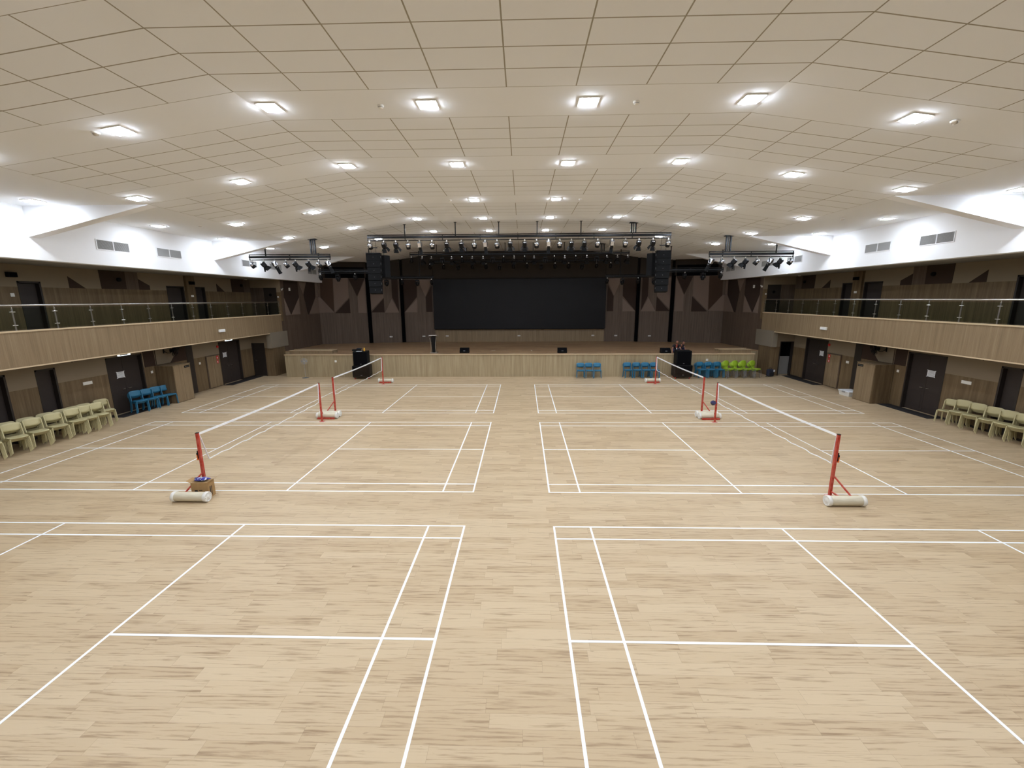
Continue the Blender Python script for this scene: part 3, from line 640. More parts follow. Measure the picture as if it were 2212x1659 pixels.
# ================================================================== CEILING LIGHTS
lt = thing('ceiling_light', '', 'ceiling light', group='square ceiling lights')
MB().bbox(-.19, .19, -.19, .19, -.012, .004, .004).build('frame', 'white_plastic', lt)
MB().bbox(-.15, .15, -.15, .15, -.03, -.0122, .008).build('diffuser', 'lamp_glow', lt)
P = Pool(lt)
RW = ('row nearest the camera', 'second row from the camera', 'third row from the camera', 'fourth row from the camera', 'row nearest the stage')
for j, y in enumerate((8.8, 12.4, 16.6, 20.2, 23.8)):
    for k in range(10):
        xr = -13.5+3*k
        if j == 0 and abs(xr) > 10.6: 
            ld = bpy.data.lights.new('ceiling_lamp', 'AREA'); ld.shape = 'SQUARE'; ld.size = .3; ld.energy = LAMP*PI*.09*1.2; ld.color = LAMP_COL
            lo = bpy.data.objects.new('ceiling_lamp', ld); C.objects.link(lo); lo.location = (XC+xr, y, zceil(xr)-.04); continue
        a = 0 if abs(xr) <= KX1 or abs(xr) >= KX2 else math.atan2(ZC-ZL, KX2-KX1)*(1 if xr > 0 else -1)
        lb = 'square white ceiling light, %s from the left in the %s' % (ORD[k+1 if j else k-1], RW[j])
        P.put((XC+xr, y, zceil(xr)-.005), 0, lb, rot=(0, a, 0))
# smoke detectors and small round fittings
sd = thing('smoke_detector', '', 'smoke detector', group='smoke detectors on the ceiling')
MB().lathe([(.06, 0), (.06, -.015), (.05, -.03), (.048, -.042), (.03, -.052), (0, -.054)], seg=20).build('housing', 'white_plastic', sd)
MB().lathe([(.0505, -.03), (.0515, -.036), (.049, -.04)], seg=20).build('slot_ring', 'grey_plastic', sd)
P = Pool(sd)
for x, y, t in ((-2.4, 8.82, 'near left of the hall centre'), (2.4, 8.84, 'near right of the hall centre'), (-2.4, 16.64, 'farther back, left of the hall centre'), (2.4, 16.7, 'farther back, right of the hall centre'),
                (-11.9, 16.6, 'by the left side wall'), (11.9, 16.6, 'by the right side wall')):
    P.put((XC+x, y, zceil(x)), 0, 'round white smoke detector on the ceiling, '+t)
el = thing('emergency_light', '', 'emergency light', group='small round emergency lights')
MB().lathe([(.07, 0), (.07, -.02), (.055, -.03)], seg=20).build('rim', 'white_plastic', el); MB().lathe([(.055, -.03), (.04, -.06), (0, -.07)], seg=20).build('lens', 'steel', el)
P = Pool(el)
for x, y, t in ((-7.9, 8.72, 'beside the leftmost light of the nearest row'), (8.15, 8.72, 'beside the rightmost light of the nearest row'), (-7.9, 16.55, 'beside a light on the left slope'), (8.0, 16.6, 'beside a light on the right slope')):
    P.put((XC+x, y, zceil(x)), 0, 'small round glass emergency light, '+t)

# ================================================================== BULKHEAD VENTS
vt = thing('air_vent', '', 'air vent', group='air vents in the white side bulkheads')
v = MB(); v.box(-.64, .64, 0, .018, -.18, -.155); v.box(-.64, .64, 0, .018, .155, .18); v.box(-.64, -.615, 0, .018, -.155, .155); v.box(.615, .64, 0, .018, -.155, .155); v.box(-.012, .012, 0, .018, -.155, .155); v.build('frame', 'white_paint', vt)
v = MB()
for i in range(-24, 25):
    if i: v.box(i*.025-.004, i*.025+.004, .002, .014, -.155, .155)
v.build('louvres', 'vent_grey', vt); MB().box(-.615, .615, -.002, .001, -.155, .155).build('backing', 'vent_dark', vt)
P = Pool(vt); 
for s, side in SIDES:
    for i, y in enumerate((15.75, 18.25, 23.6, 26.1, 30.6)):
        P.put((X(s, WX)-s*.003, y, 6.67), PI/2 if s > 0 else -PI/2, 'grey louvred air vent high on the white %s bulkhead, %s from the camera' % (side, ORD[i+1]))

# ================================================================== RAILINGS
for s, side in SIDES:
    r = thing('glass_railing', 'steel and glass railing along the edge of the %s gallery' % side, 'railing', (0, 0, 0), 0, 'gallery railings')
    xr = X(s, 15.42); ys = [27.4-1.212*k for k in range(0, 30)]
    MB().cyl((xr, -8.4, 4.6), (xr, 27.45, 4.6), .028, seg=14).build('handrail', 'steel', r)
    for k, y in enumerate(ys):
        p = MB(); p.bar((xr, y, 3.83), (xr, y, 4.5), .012, .045, up=(0, 1, 0)); p.cyl((xr, y, 4.5), (xr, y, 4.58), .009, seg=8); p.ball((xr, y, 4.52), .02, n=8)
        if k > 16: continue
        po = p.build('post', 'steel', r)
        c = MB()
        for z in (3.99, 4.40): c.cyl((xr, y-.075, z), (xr, y+.075, z), .014, seg=8)
        c.build('glass_clamp', 'steel', po)
        if k < 16: MB().box(xr-.005, xr+.005, ys[k+1]+.02, y-.02, 3.87, 4.52).build('glass_pane', 'glass_pane', r)
# ================================================================== SCREEN, TRUSSES, STAGE LIGHTS
sc = thing('led_screen', 'huge black video screen on the back wall of the stage', 'screen', (XC, 33.4, 0))
MB().bbox(-6.65, 6.65, -.06, .07, 2.42, 6.24, .02).build('panel', 'screen_black', sc)
MB().box(-6.6, 6.6, -.03, .06, 2.38, 2.42).build('lower_edge', 'black_matte', sc)
def truss(lb, x0, x1, y, zt, zm, zb, hangs, zc=None, big=()):
    r = thing('lighting_truss', lb, 'lighting truss', (x0, y, 0), 0, 'black lighting bars'); L = x1-x0
    MB().cyl((0, 0, zt), (L, 0, zt), .024, seg=10).build('top_tube', 'black_metal', r)
    MB().bbox(0, L, -.05, .05, zm-.05, zm+.05, .01).build('cable_duct', 'black_metal', r)
    MB().cyl((0, 0, zb), (L, 0, zb), .024, seg=10).build('bottom_tube', 'black_metal', r)
    n = max(2, int(round(L/1.9)))
    for i in range(n+1):
        MB().bar((.02+(L-.04)*i/n, 0, zb), (.02+(L-.04)*i/n, 0, zt), .03, .03).build('spacer', 'black_metal', r)
    for h in hangs:
        hx = h-x0; top = (zc if zc else zceil(h-XC))
        if h in big:
            b = MB(); b.bar((hx-.1, 0, zt), (hx-.1, 0, top), .06, .08); b.bar((hx+.1, 0, zt), (hx+.1, 0, top), .06, .08); b.box(hx-.2, hx+.2, -.1, .1, top-.03, top); b.bar((hx, 0, zt), (hx, 0, top), .04, .04); b.build('hanger', 'black_metal', r)
        else:
            b = MB(); b.bar((hx, 0, zm), (hx, 0, top), .045, .045); b.box(hx-.06, hx+.06, -.06, .06, top-.015, top); b.build('hanger', 'black_metal', r)
    return r
def yoke(r, drop=.2, half=.11):
    MB().bar((0, 0, .03), (0, 0, -.05), .035, .05).cyl((0, -.03, .0), (0, .03, .0), .035, seg=10).build('clamp', 'steel', r)
    y = MB(); y.bar((-half, 0, -.055), (half, 0, -.055), .03, .008, up=(0, 0, 1)); y.bar((-half, 0, -.055), (-half, 0, -drop-.03), .008, .03, up=(0, 1, 0)); y.bar((half, 0, -.055), (half, 0, -drop-.03), .008, .03, up=(0, 1, 0)); y.build('yoke', 'black_metal', r)
def aim(mb, drop, tilt): return mb.xf(Matrix.Translation((0, 0, -drop)) @ Matrix.Rotation(math.radians(-tilt), 4, 'X'))
def make_par(bk='alu'):
    r = thing('par_light', '', 'stage light'); yoke(r, .21, .115); D, T = .21, 50
    aim(MB().lathe([(0, -.13), (.05, -.13), (.085, -.09), (.098, -.02), (.1, .02)], axis='y', seg=22), D, T).build('reflector_back', bk, r)
    aim(MB().lathe([(.1, .02), (.106, .03), (.108, .15), (.095, .155), (.09, .14), (0, .13)], axis='y', seg=22), D, T).build('can', 'black_metal', r)
    aim(MB().cyl((-.125, 0, 0), (.125, 0, 0), .018, seg=10), D, T).build('tilt_knob', 'black_metal', r); return r
def make_barn():
    r = thing('fresnel_light', '', 'stage light'); yoke(r, .21, .12); D, T = .21, 52
    aim(MB().bbox(-.095, .095, -.13, .08, -.1, .1, .03), D, T).build('housing', 'black_metal', r)
    aim(MB().lathe([(0, -.15), (.06, -.15), (.075, -.13)], axis='y', seg=18), D, T).build('rear_plate', 'alu', r)
    aim(MB().lathe([(.1, .08), (.105, .1), (.105, .115), (.09, .115), (0, .105)], axis='y', seg=20), D, T).build('lens_ring', 'black_matte', r)
    for a in range(4):
        f = MB(); f.hexa([(-.085, .115, .1), (.085, .115, .1), (.085, .118, .106), (-.085, .118, .106), (-.12, .27, .18), (.12, .27, .18), (.12, .273, .186), (-.12, .273, .186)])
        f.xf(Matrix.Rotation(a*PI/2, 4, 'Y')); aim(f, D, T).build('barn_door', 'black_matte', r)
    return r
def make_profile():
    r = thing('profile_light', '', 'stage light'); yoke(r, .2, .115); D, T = .2, 62
    aim(MB().bbox(-.09, .09, -.17, .07, -.1, .1, .03), D, T).build('lamp_house', 'alu', r)
    aim(MB().bbox(-.07, .07, .07, .2, -.075, .075, .02), D, T).build('gate', 'black_metal', r)
    aim(MB().lathe([(.07, .2), (.078, .22), (.08, .42), (.09, .43), (.09, .47), (.075, .47), (0, .44)], axis='y', seg=18), D, T).build('lens_tube', 'black_matte', r)
    aim(MB().box(-.12, .12, .11, .14, -.008, .008), D, T).build('shutter_handle', 'steel', r); return r
def make_moving():
    r = thing('moving_head_light', '', 'stage light')
    MB().bar((0, 0, .03), (0, 0, -.05), .04, .05).build('clamp', 'black_metal', r)
    MB().bbox(-.13, .13, -.1, .1, -.14, -.05, .02).build('base', 'black_metal', r)
    y = MB(); y.bbox(-.15, -.105, -.05, .05, -.36, -.14, .012); y.bbox(.105, .15, -.05, .05, -.36, -.14, .012); y.build('yoke', 'black_metal', r)
    aim(MB().lathe([(0, -.13), (.07, -.12), (.095, -.05), (.098, .06), (.09, .15), (.075, .16), (0, .15)], axis='y', seg=22), .3, 75).build('head', 'black_metal', r)
    aim(MB().lathe([(0, .162), (.06, .16), (.075, .158)], axis='y', seg=18), .3, 75).build('lens', 'grey_metal', r); return r
SL = {'p': Pool(make_par()), 'b': Pool(make_barn()), 'f': Pool(make_profile()), 'm': Pool(make_moving()), 'd': Pool(make_par('black_metal'))}
SN = {'p': 'round par can with silver back', 'b': 'fresnel spotlight with barn doors', 'f': 'long profile spotlight', 'm': 'black moving head light', 'd': 'small black par can'}
def lights(xs, y, z, where, grp, pan=0, shuffle=0):
    for i, (x, t) in enumerate(xs):
        SL[t].put((x, y, z-.03), pan+random.uniform(-.12, .12), '%s, %s from the left on the %s' % (SN[t], ORD[i+1], where), grp)
t1 = [(-7.36, 'p'), (-6.67, 'b'), (-6.1, 'b'), (-5.51, 'p'), (-4.95, 'f'), (-4.35, 'p'), (-3.64, 'b'), (-2.94, 'b'), (-2.32, 'p'), (-1.79, 'f'), (-1.23, 'p'), (-.6, 'b'), (.09, 'b'), (.66, 'p'), (1.23, 'f'), (1.76, 'p'), (2.31, 'b'), (2.93, 'b'), (3.56, 'p'), (4.24, 'f'), (4.87, 'p'), (5.5, 'b'), (6.16, 'b'), (6.88, 'p')]
truss('long black lighting bar across the front of the stage, the nearest and widest one', -7.46, 7.0, 21.2, 7.74, 7.64, 7.49, (-5.64, -3.21, -1.14, .68, 2.75, 5.22), big=(5.22,))
lights(t1, 21.2, 7.49, 'nearest long bar', 'lights on the nearest long bar')
truss('short black lighting bar in front of the left white bulkhead', -13.43, -9.4, 21.35, 6.9, 6.79, 6.66, (-12.6, -10.22), big=(-10.22,))
lights([(-13.32, 'p'), (-12.74, 'b'), (-12.18, 'f'), (-11.63, 'p'), (-11.16, 'b'), (-10.51, 'b'), (-10.01, 'p'), (-9.54, 'f')], 21.35, 6.66, 'short left bar', 'lights on the short left bar', pan=-.75)
truss('short black lighting bar in front of the right white bulkhead', 8.9, 12.88, 21.35, 6.87, 6.76, 6.63, (9.77, 12.05), big=(9.77,))
lights([(9.01, 'f'), (9.53, 'p'), (10.1, 'b'), (10.65, 'b'), (11.18, 'p'), (11.81, 'f'), (12.28, 'b'), (12.78, 'p')], 21.35, 6.63, 'short right bar', 'lights on the short right bar', pan=.75)
t2 = [(x, t) for x, t in zip([-7.34, -6.62, -6.01, -5.3, -4.67, -3.99, -3.31, -2.6, -1.97, -1.25, -.57, .12, .74, 1.47, 2.06, 2.74, 3.46, 4.18, 4.83, 5.47, 6.16, 6.82], 'dbbmbdbbmdbdbmdbdbmbbb')]
truss('second long lighting bar, over the middle of the stage', -7.44, 6.93, 28.9, 7.73, 7.61, 7.49, (-5.66, -3.2, -1.15, .68, 2.7, 5.19), big=(5.19,))
lights(t2, 28.9, 7.49, 'second long bar', 'lights on the second long bar')
t3 = [(x, t) for x, t in zip([-6.69, -5.69, -4.66, -3.62, -2.64, -1.67, -.67, .3, 1.31, 2.31, 3.28, 4.23, 5.26, 6.26], 'ddmddmddmddmdd')]
truss('third long lighting bar, hanging just in front of the screen top', -6.76, 6.36, 31.5, 7.48, 7.36, 7.25, (-4.0, 0.2, 4.2))
lights(t3, 31.5, 7.25, 'third long bar', 'lights on the third long bar')
truss('low black bar at the far left of the stage, nearer the hall', -12.48, -8.6, 26.5, 6.53, 6.42, 6.31, (-12.4, -9.3))
lights([(-12.38, 'd'), (-11.3, 'm'), (-10.24, 'd')], 26.5, 6.31, 'low left bar nearer the hall', 'lights on the low left front bar')
truss('low black bar at the far right of the stage, nearer the hall', 8.1, 11.97, 26.5, 6.47, 6.36, 6.25, (8.8, 11.85))
lights([(9.71, 'd'), (10.79, 'm'), (11.84, 'd')], 26.5, 6.25, 'low right bar nearer the hall', 'lights on the low right front bar')
truss('low black bar left of the screen, farther back', -10.0, -6.24, 30.5, 6.32, 6.23, 6.14, (-7.22,))
lights([(-9.59, 'm'), (-8.49, 'd'), (-7.41, 'm'), (-6.4, 'd')], 30.5, 6.14, 'low left bar beside the screen', 'lights on the low left rear bar')
truss('low black bar right of the screen, farther back', 5.74, 9.4, 30.5, 6.32, 6.23, 6.14, (6.74,))
lights([(5.86, 'd'), (6.91, 'm'), (7.99, 'd'), (9.09, 'm')], 30.5, 6.14, 'low right bar beside the screen', 'lights on the low right rear bar')
# line arrays
for s, side in SIDES:
    cx = XC+s*7.37
    r = thing('line_array', 'column of six stacked black loudspeakers hanging on the %s of the stage' % side, 'loudspeaker', (cx, 22.5, 0), -s*.12, 'hanging loudspeaker columns')
    MB().box(-.36, .36, -.2, .25, 7.02, 7.06).build('fly_frame', 'black_metal', r)
    yy, zz, a = -.2, 7.0, 0
    for k in range(6):
        b = MB(); w_ = .36-.012*k; b.bbox(-w_, w_, 0, .42, -.325, 0, .015); b.xf(Matrix.Translation((0, yy+k*.015, zz)) @ Matrix.Rotation(math.radians(-a), 4, 'X')); o = b.build('cabinet', 'black_matte', r)
        g = MB(); g.box(-.012, .012, -.003, 0, -.17, -.15); g.box(-w_-.006, -w_, .05, .12, -.2, -.1); g.box(w_, w_+.006, .05, .12, -.2, -.1); g.xf(Matrix.Translation((0, yy+k*.015, zz)) @ Matrix.Rotation(math.radians(-a), 4, 'X')); g.build('badge', 'grey_metal', o)
        zz -= .327; a += 1.4
    zt = zceil(s*7.37)
    for hx in (-.12, .12): MB().cyl((hx, 0, 7.06), (hx, 0, zt), .008, seg=6).build('hang_cable', 'black_metal', r)
    MB().box(-.2, .2, -.05, .05, 7.3, 7.34).build('spreader', 'black_metal', r)
    b2 = thing('hanging_speaker', 'black loudspeaker hanging behind the %s speaker column' % side, 'loudspeaker', (XC+s*7.0, 23.0, 0), s*.5, 'loudspeakers behind the columns')
    MB().bbox(-.22, .22, -.2, .2, 5.85, 6.98, .02).build('cabinet', 'black_matte', b2)
    MB().cyl((0, 0, 6.98), (0, 0, zceil(7.0)), .01, seg=6).build('hang_cable', 'black_metal', b2)

# ================================================================== SPEAKER STACKS AT THE STAGE FRONT
for s, side, cx, rz in ((-1, 'left', -9.8, .18), (1, 'right', 9.52, -.1)):
    r = thing('dolly', 'low red-wheeled dolly under the %s speaker stack' % side, 'dolly', (cx, 25.38, 0), rz, 'dollies under the speaker stacks')
    MB().bbox(-.48, .48, -.36, .36, .1, .15, .01).build('platform', 'black_matte', r)
    for x in (-.4, .4):
        for y in (-.28, .28): MB().cyl((x-.02, y, .05), (x+.02, y, .05), .05, seg=14).build('wheel', 'red_sign', r)
    r = thing('subwoofer', 'wide black subwoofer cabinet on the %s dolly at the stage front' % side, 'loudspeaker', (cx, 25.38, .15), rz, 'subwoofers at the stage front')
    MB().bbox(-.52, .52, -.37, .37, 0, .66, .02).build('cabinet', 'black_matte', r); MB().bbox(-.46, .46, -.382, -.37, .05, .61, .004).build('grille', 'black_cloth', r)
    MB().box(-.05, .05, -.39, -.382, .08, .1).build('badge', 'grey_metal', r)
    r = thing('main_speaker', 'tall black loudspeaker standing on the %s subwoofer' % side, 'loudspeaker', (cx, 25.38, .81), rz, 'main loudspeakers at the stage front')
    MB().bbox(-.43, .43, -.33, .33, 0, .86, .02).build('cabinet', 'black_matte', r); MB().bbox(-.37, .37, -.342, -.33, .04, .82, .004).build('grille', 'black_cloth', r)
    MB().box(-.04, .04, -.35, -.342, .1, .12).build('badge', 'grey_metal', r)
r = thing('mixer_case', 'small black equipment case on top of the left speaker stack', 'case', (-10.03, 25.45, 1.67), .2)
MB().bbox(-.3, .2, -.12, .12, 0, .1, .01).build('body', 'black_matte', r); MB().bbox(-.05, .24, -.08, .1, .1, .17, .02).build('lid', 'cloth_dark', r)
o = MB().box(-.16, .16, -.1, .1, 0, .012).build('paper_sheet', 'paper', None, (-9.83, 25.17, 1.672)); tag(o, 'white sheet of paper on top of the left speaker stack', 'paper')
r = thing('spray_bottle', 'yellow bottle standing on the left speaker stack', 'bottle', (-9.58, 25.35, 1.67))
MB().lathe([(0, 0), (.045, 0), (.048, .02), (.046, .14), (.02, .19), (.016, .22), (0, .22)], seg=16).build('body', 'yellow', r); MB().cyl((0, 0, .22), (0, 0, .25), .018, seg=12).build('cap', 'black_matte', r)

# ================================================================== ON THE STAGE
r = thing('lectern', 'black lectern with silver top and clear side panels on the stage', 'lectern', (-5.6, 26.55, 1.41))
MB().bbox(-.24, .24, -.22, .2, 0, .035, .01).build('base', 'steel', r)
MB().hexa([(-.09, -.08, .035), (.09, -.08, .035), (.09, .08, .035), (-.09, .08, .035), (-.13, -.1, 1.0), (.13, -.1, 1.0), (.13, .12, 1.0), (-.13, .12, 1.0)]).build('column', 'black_metal', r)
for sx in (-1, 1):
    p = MB(); pts = [(.16, .035), (.13, .35), (.14, .6), (.2, .95)]
    for (a, z0), (b, z1) in zip(pts, pts[1:]): p.hexa([(sx*a, -.16, z0), (sx*(a+.012), -.16, z0), (sx*(a+.012), .14, z0), (sx*a, .14, z0), (sx*b, -.16, z1), (sx*(b+.012), -.16, z1), (sx*(b+.012), .14, z1), (sx*b, .14, z1)])
    p.build('side_panel', 'acrylic', r)
    e = MB()
    for (a, z0), (b, z1) in zip(pts, pts[1:]): e.bar((sx*(a+.006), -.165, z0), (sx*(b+.006), -.165, z1), .02, .012)
    e.build('edge_strip', 'steel', r)
MB().bbox(-.25, .25, -.2, .2, -.015, .015, .005).xf(Matrix.Translation((0, 0, 1.05)) @ Matrix.Rotation(math.radians(-18), 4, 'X')).build('reading_top', 'steel', r)
mw = thing('stage_monitor', '', 'stage monitor', group='wedge monitors on the stage edge')
MB().prism([(-.29, .17, 0), (-.29, -.16, 0), (-.29, -.19, .1), (-.29, .02, .31), (-.29, .17, .31)], (.58, 0, 0)).build('cabinet', 'black_matte', mw)
g = MB().bbox(-.27, .27, -.004, .004, -.13, .13, .003); g.xf(Matrix.Translation((0, -.092, .207)) @ Matrix.Rotation(math.radians(-45), 4, 'X')); g.build('grille', 'black_cloth', mw)
g = MB().bbox(-.06, .06, -.003, .003, -.02, .02, .002); g.xf(Matrix.Translation((0, -.17, .14)) @ Matrix.Rotation(math.radians(-45), 4, 'X')); g.build('badge', 'grey_metal', mw)
P = Pool(mw)
for x, y, t in ((-3.66, 26.5, 'right of the lectern'), (2.45, 26.38, 'right of centre'), (8.72, 26.1, 'beside the right speaker stack')): P.put((x, y, 1.41), 0, 'black wedge monitor on the stage edge, '+t)
for x, y, a, t in ((-1.95, 27.6, -.5, 'left'), (.57, 27.6, .15, 'right')):
    o = MB().box(-.02, .02, -.28, .28, 0, .004).build('tape_strip', 'tape_white', None, (x, y, 1.41)); o.rotation_euler = (0, 0, a); tag(o, 'short pale tape strip on the stage floor, %s of the two' % t, 'tape', 'tape marks on the stage')
# socket plates on the back wall
sp_ = thing('wall_socket', '', 'wall socket', group='sockets low on the stage back wall')
MB().bbox(-.11, .11, 0, .012, -.045, .045, .004).build('plate', 'white_plastic', sp_); MB().box(-.07, -.02, -.004, 0, -.02, .02).box(.02, .07, -.004, 0, -.02, .02).build('outlet', 'grey_plastic', sp_)
P = Pool(sp_)
for x, y, t in ((-5.98, 33.588, 'third from the left'), (-.3, 33.588, 'in the centre below the screen'), (5.5, 33.588, 'third from the right'), (-7.8, 33.41, 'second from the left'), (7.25, 33.41, 'second from the right'), (-10.3, 33.06, 'leftmost'), (9.75, 33.06, 'rightmost')):
    P.put((x, y, 1.87), 0, 'white socket plate low on the stage back wall, '+t)
# persons seated on the stage behind the right speaker
def person(loc, rz, lb, hairc, shirt, trousers, lean, extra=None, arm=0, zf=1):
    r = thing('person', lb, 'person', loc, rz, 'people on the stage edge')
    # joints: pelvis at origin height .1 (sitting on the stage), facing -Y
    J = [((0, 0, .12), .12), ((0, -.01, .27), .115), ((0, -.04-lean*.3, .42), .125), ((0, -.07-lean*.6, .55), .06), ((0, -.1-lean*.75, .60), .052),        # spine, chest, neck
         ((.17, -.05-lean*.5, .50), .05), ((.22, -.16-lean*.5, .30), .042), ((.13+arm*.1, -.36-lean*.4, .24), .03),      # right arm
         ((-.17, -.05-lean*.5, .50), .05), ((-.23, -.14-lean*.5, .28), .042), ((-.16-arm*.1, -.34-lean*.4, .12+.1*(1-arm)), .03),
         ((.1, -.03, .1), .085), ((.2, -.38, .26), .065), ((.14, -.42, .05), .045), ((.14, -.56, .03), .035),
         ((-.1, -.03, .1), .085), ((-.2, -.36, .24), .065), ((-.08, -.42, .05), .045), ((-.08, -.56, .03), .035)]
    J = [((p[0], p[1], .12+(p[2]-.12)*zf) if 0 < i < 11 else p, r_) for i, (p, r_) in enumerate(J)]
    E = [(0, 1), (1, 2), (2, 3), (3, 4), (2, 5), (5, 6), (6, 7), (2, 8), (8, 9), (9, 10), (0, 11), (11, 12), (12, 13), (13, 14), (0, 15), (15, 16), (16, 17), (17, 18)]
    def skin(name, J, E, m, root=0, sub=2):
        me = bpy.data.meshes.new(name); me.from_pydata([j[0] for j in J], E, []); o = bpy.data.objects.new(name, me); C.objects.link(o); o.parent = r
        md = o.modifiers.new('skin', 'SKIN'); md.use_smooth_shade = True
        for i, j in enumerate(J): me.skin_vertices[0].data[i].radius = (j[1], j[1]); me.skin_vertices[0].data[i].use_root = (i == root)
        o.modifiers.new('sub', 'SUBSURF').levels = sub; me.materials.append(M[m]); return o
    body = skin('body', J, E, 'skin')
    jj = lambda i, k=1.18: (J[i][0], J[i][1]*k)
    skin('shirt', [jj(0, 1.1), jj(1), jj(2), (J[3][0], .07), jj(5, 1.25), ((.205, -.12-lean*.5, .12+.27*zf), .056), jj(8, 1.25), ((-.21, -.11-lean*.5, .12+.25*zf), .056)], [(0, 1), (1, 2), (2, 3), (2, 4), (4, 5), (2, 6), (6, 7)], shirt)
    skin('trousers', [((0, 0, .12), .145), jj(11, 1.2), jj(12, 1.2), jj(13, 1.25), jj(15, 1.2), jj(16, 1.2), jj(17, 1.25)], [(0, 1), (1, 2), (2, 3), (0, 4), (4, 5), (5, 6)], trousers)
    for i in (14, 18): MB().ball((J[i][0][0], J[i][0][1], .035), .05, (.8, 1.7, .7), n=12).build('shoe', 'black_matte', r)
    hx, hy, hz = J[4][0]; hc = Vector((0, hy-.03-lean*.1, hz+.13))
    h = MB(); h.ball(hc, .095, (.8, .95, 1.2), n=18); h.ball(hc+Vector((0, -.095, -.01)), .02, (.7, 1, 1.2), n=8)
    for sx in (-1, 1): h.ball(hc+Vector((sx*.078, .01, -.005)), .022, (.4, .8, 1.2), n=8)
    hd = h.build('head', 'skin', r)
    f = MB()
    for sx in (-1, 1): f.ball(hc+Vector((sx*.03, -.084, .02)), .009, n=8)
    f.ball(hc+Vector((0, -.085, -.05)), .018, (1.1, .4, .3), n=8); f.build('eyes_and_mouth', 'hair', hd)
    bm = bmesh.new(); bmesh.ops.create_uvsphere(bm, u_segments=20, v_segments=14, radius=1)
    for v in list(bm.verts):
        if v.co.z < -.35 or (v.co.y < -.35 and v.co.z < .5): bm.verts.remove(v)
    for v in bm.verts: v.co = Vector((v.co.x*.086, v.co.y*.1+.006, v.co.z*.122+.006))+hc
    MB().bm(bm, 0, True).build('hair', hairc, r)
    for wi, ei in ((7, 6), (10, 9)):          # hands: palm and five curled fingers
        wp = Vector(J[wi][0]); d = (wp-Vector(J[ei][0])).normalized(); side = d.cross(Vector((0, 0, 1))).normalized(); dn = d.cross(side)
        V = [(wp, .024), (wp+d*.06, .03)]; Ed = [(0, 1)]
        sgn = 1 if wi == 7 else -1
        for q in range(4):
            b0 = wp+d*.085+side*(q-1.5)*.021; L = (.03, .036, .034, .026)[q]; k = len(V)
            V += [(b0, .010), (b0+d*L+dn*.012*sgn, .0088), (b0+d*L*1.5+dn*.035*sgn, .008)]; Ed += [(1, k), (k, k+1), (k+1, k+2)]
        k = len(V); V += [(wp+d*.03-side*.035, .011), (wp+d*.065-side*.055, .0095)]; Ed += [(1, k), (k, k+1)]
        skin('hand', [(tuple(a), b) for a, b in V], Ed, 'skin', 0, 1)
    if extra:
        L = MB(); 
        for sx in (-1, 1): L.bar((sx*.05, -.13-lean*.6, .12+.45*zf), (0, -.21-lean*.4, .34), .016, .004)
        lo = L.build('lanyard', 'red_sign', r); MB().box(-.03, .03, -.222-lean*.4, -.216-lean*.4, .24, .33).build('badge_card', 'paper', lo)
    return r
person((9.42, 26.36, 1.41), -.15, 'person in a dark jacket with a red lanyard, sitting behind the right speaker stack', 'hair', 'cloth_dark', 'cloth_navy', .3, True, 1, .93)
person((9.76, 26.9, 1.41), .3, 'person in navy clothes hunched over, right of the one with the lanyard', 'hair', 'cloth_navy', 'cloth_navy', .42, False, 0, .72)

# pedestal fan
r = thing('pedestal_fan', 'silver pedestal fan standing before the left end of the stage', 'fan', (-13.42, 25.5, 0), .5)
MB().lathe([(0, 0), (.2, 0), (.2, .015), (.16, .03), (.04, .05), (.03, .06)], seg=24).build('base', 'grey_metal', r)
MB().cyl((0, 0, .05), (0, 0, .62), .018, seg=12).cyl((0, 0, .6), (0, 0, .95), .012, seg=12).build('pole', 'steel', r)
MB().bbox(-.05, .05, -.02, .16, .95, 1.1, .03).build('motor', 'black_matte', r)
g = MB()
for k in range(28):
    a = 2*PI*k/28; g.tube([(0, -.16, 1.05), (.1*math.cos(a), -.17, 1.05+.1*math.sin(a)), (.21*math.cos(a), -.1, 1.05+.21*math.sin(a)), (.19*math.cos(a), -.03, 1.05+.19*math.sin(a)), (.05*math.cos(a), -.02, 1.05+.05*math.sin(a))], .0022, 4)
for rr, yy in ((.1, -.17), (.21, -.1), (.16, -.14)):
    g.tube([(rr*math.cos(2*PI*k/24), yy, 1.05+rr*math.sin(2*PI*k/24)) for k in range(25)], .003, 4)
g.build('cage', 'steel', r)
bl = MB()
for k in range(4):
    b = MB(); b.hexa([(-.03, -.1, .02), (.03, -.115, .02), (.03, -.11, .02), (-.03, -.095, .02), (-.06, -.085, .17), (.06, -.125, .17), (.06, -.12, .17), (-.06, -.08, .17)]); b.xf(Matrix.Translation((0, 0, 1.05)) @ Matrix.Rotation(k*PI/2, 4, 'Y')); bl.add(b.v, b.f)
bl.cyl((0, -.12, 1.05), (0, -.02, 1.05), .025); bl.build('blades', 'grey_plastic', r)

